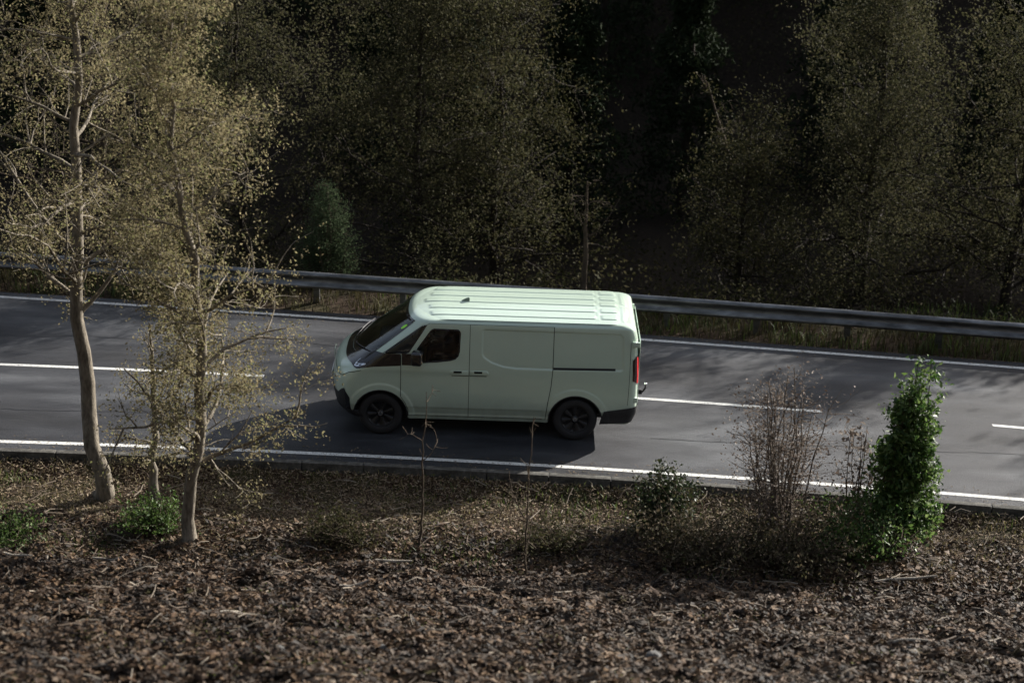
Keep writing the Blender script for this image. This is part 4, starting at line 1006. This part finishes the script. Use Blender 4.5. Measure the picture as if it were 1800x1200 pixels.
# stones and fallen wood ------------------------------------------
m_stone = mat('grey_stone', (.2, .2, .2), .85, .25)
L(m_stone, ramp(m_stone, noise(m_stone, 9, 5, .7), [(.3, (.035, .033, .032)), (.55, (.10, .098, .095)), (.75, (.2, .19, .18))]), P(m_stone).inputs['Base Color'])
bump(m_stone, noise(m_stone, 30, 4), .5, .01)
srng = np.random.default_rng(12)
smes = []
for k in range(5):
    bm = bmesh.new(); bmesh.ops.create_icosphere(bm, subdivisions=2, radius=1)
    for _ in range(5):
        nn = Vector(rand_dirs(1)[0]); c_ = .62+.2*srng.random()
        for v in bm.verts:
            d_ = v.co.dot(nn)
            if d_ > c_: v.co -= nn*(d_-c_)
    for v in bm.verts: v.co += Vector(srng.normal(0, .03, 3)); v.co.z *= .62
    smes.append(bm_mesh('stone', bm, m_stone))
STN = [(-3.45, -9.8, .10, 'blue-grey stone at the left edge of the leaf litter'), (-2.45, -11.9, .12, 'largest grey stone in the bottom left corner of the bank'),
 (-1.55, -11.7, .10, 'dark grey stone on the bottom edge, right of the largest corner stone'), (-1.4, -9.25, .09, 'rounded pale grey stone below the beige-twigged tree'),
 (-.55, -8.85, .085, 'broad grey stone below the van\'s front wheel, upper of a close pair'), (-.35, -11.3, .10, 'pale angular stone on the bottom edge below the front wheel'),
 (.65, -10.6, .08, 'small brown-grey stone below the slender sapling near the bottom edge'), (1.9, -10.0, .11, 'large blue-grey stone below the V-forked sapling'),
 (3.45, -8.65, .08, 'flat grey stone below the van\'s tail, midway down the litter'), (3.55, -10.6, .12, 'large smooth grey stone near the bottom edge below the tow bar'),
 (3.55, -5.75, .06, 'little grey stone just below the dark green shrub'), (5.45, -7.4, .08, 'grey stone in the litter below the tall dry brown shrub'),
 (6.55, -9.4, .09, 'grey stone near the bottom right corner of the bank'), (8.1, -6.3, .07, 'grey stone at the right edge of the litter, below the white line'),
 (6.7, -5.9, .06, 'small stone at the foot of the glossy evergreen shrub'), (4.65, -10.4, .08, 'small grey stone on the bottom edge, right of the large smooth one')]
for k, (x, y, s, lab) in enumerate(STN):
    s *= .85; o = put('stone', smes[k % 5], None, (x, y, gz1(x, y)+s*.18), label=lab, category='stone', group='stones on the near bank')
    o.scale = (s*srng.uniform(1.0, 1.5), s, s*srng.uniform(.8, 1.1)); o.rotation_euler = (srng.uniform(-.3, .3), srng.uniform(-.3, .3), srng.uniform(0, 6))
m_wood = barkmat('weathered_wood', (.14, .12, .095), (.42, .38, .32), 8)
for (x, y, l_, r_, a_, lab) in ((.35, -5.35, .75, .028, .12, 'pale fallen stick lying at the foot of the slender sapling'), (-3.3, -5.6, .6, .022, -.2, 'pale fallen stick near the base of the beige-twigged tree'),
        (.1, -7.0, .42, .026, .05, 'short white broken stick in the middle of the dark litter'), (7.3, -5.4, .9, .026, .1, 'long pale stick at the foot of the tall evergreen shrub'),
        (1.5, -6.9, .35, .022, .5, 'short pale stick lying right of the white broken one'), (-4.3, -6.3, .4, .02, 0, 'pale stick at the left edge of the litter'),
        (-1.1, -9.3, .3, .025, .2, 'stubby pale branch piece near the bottom edge, left of centre'), (6.6, -9.0, .45, .022, -.15, 'pale branch piece near the bottom right corner')):
    d = np.array([math.cos(a_), math.sin(a_)])*l_/2; pts = [(x-d[0], y-d[1]), (x-d[0]*.3, y-d[1]*.3+.02), (x+d[0]*.4, y+d[1]*.4-.015), (x+d[0], y+d[1])]
    g = Geo(); g.tube([(p[0]-x, p[1]-y, gz1(*p)+.045+.02*i-gz1(x, y)) for i, p in enumerate(pts)], [r_, r_*.9, r_*.8, r_*.45], 8)
    put('fallen_branch', g.mesh('fallen_branch', m_wood), None, (x, y, gz1(x, y)), label=lab, category='branch', group='pale fallen sticks on the near bank')
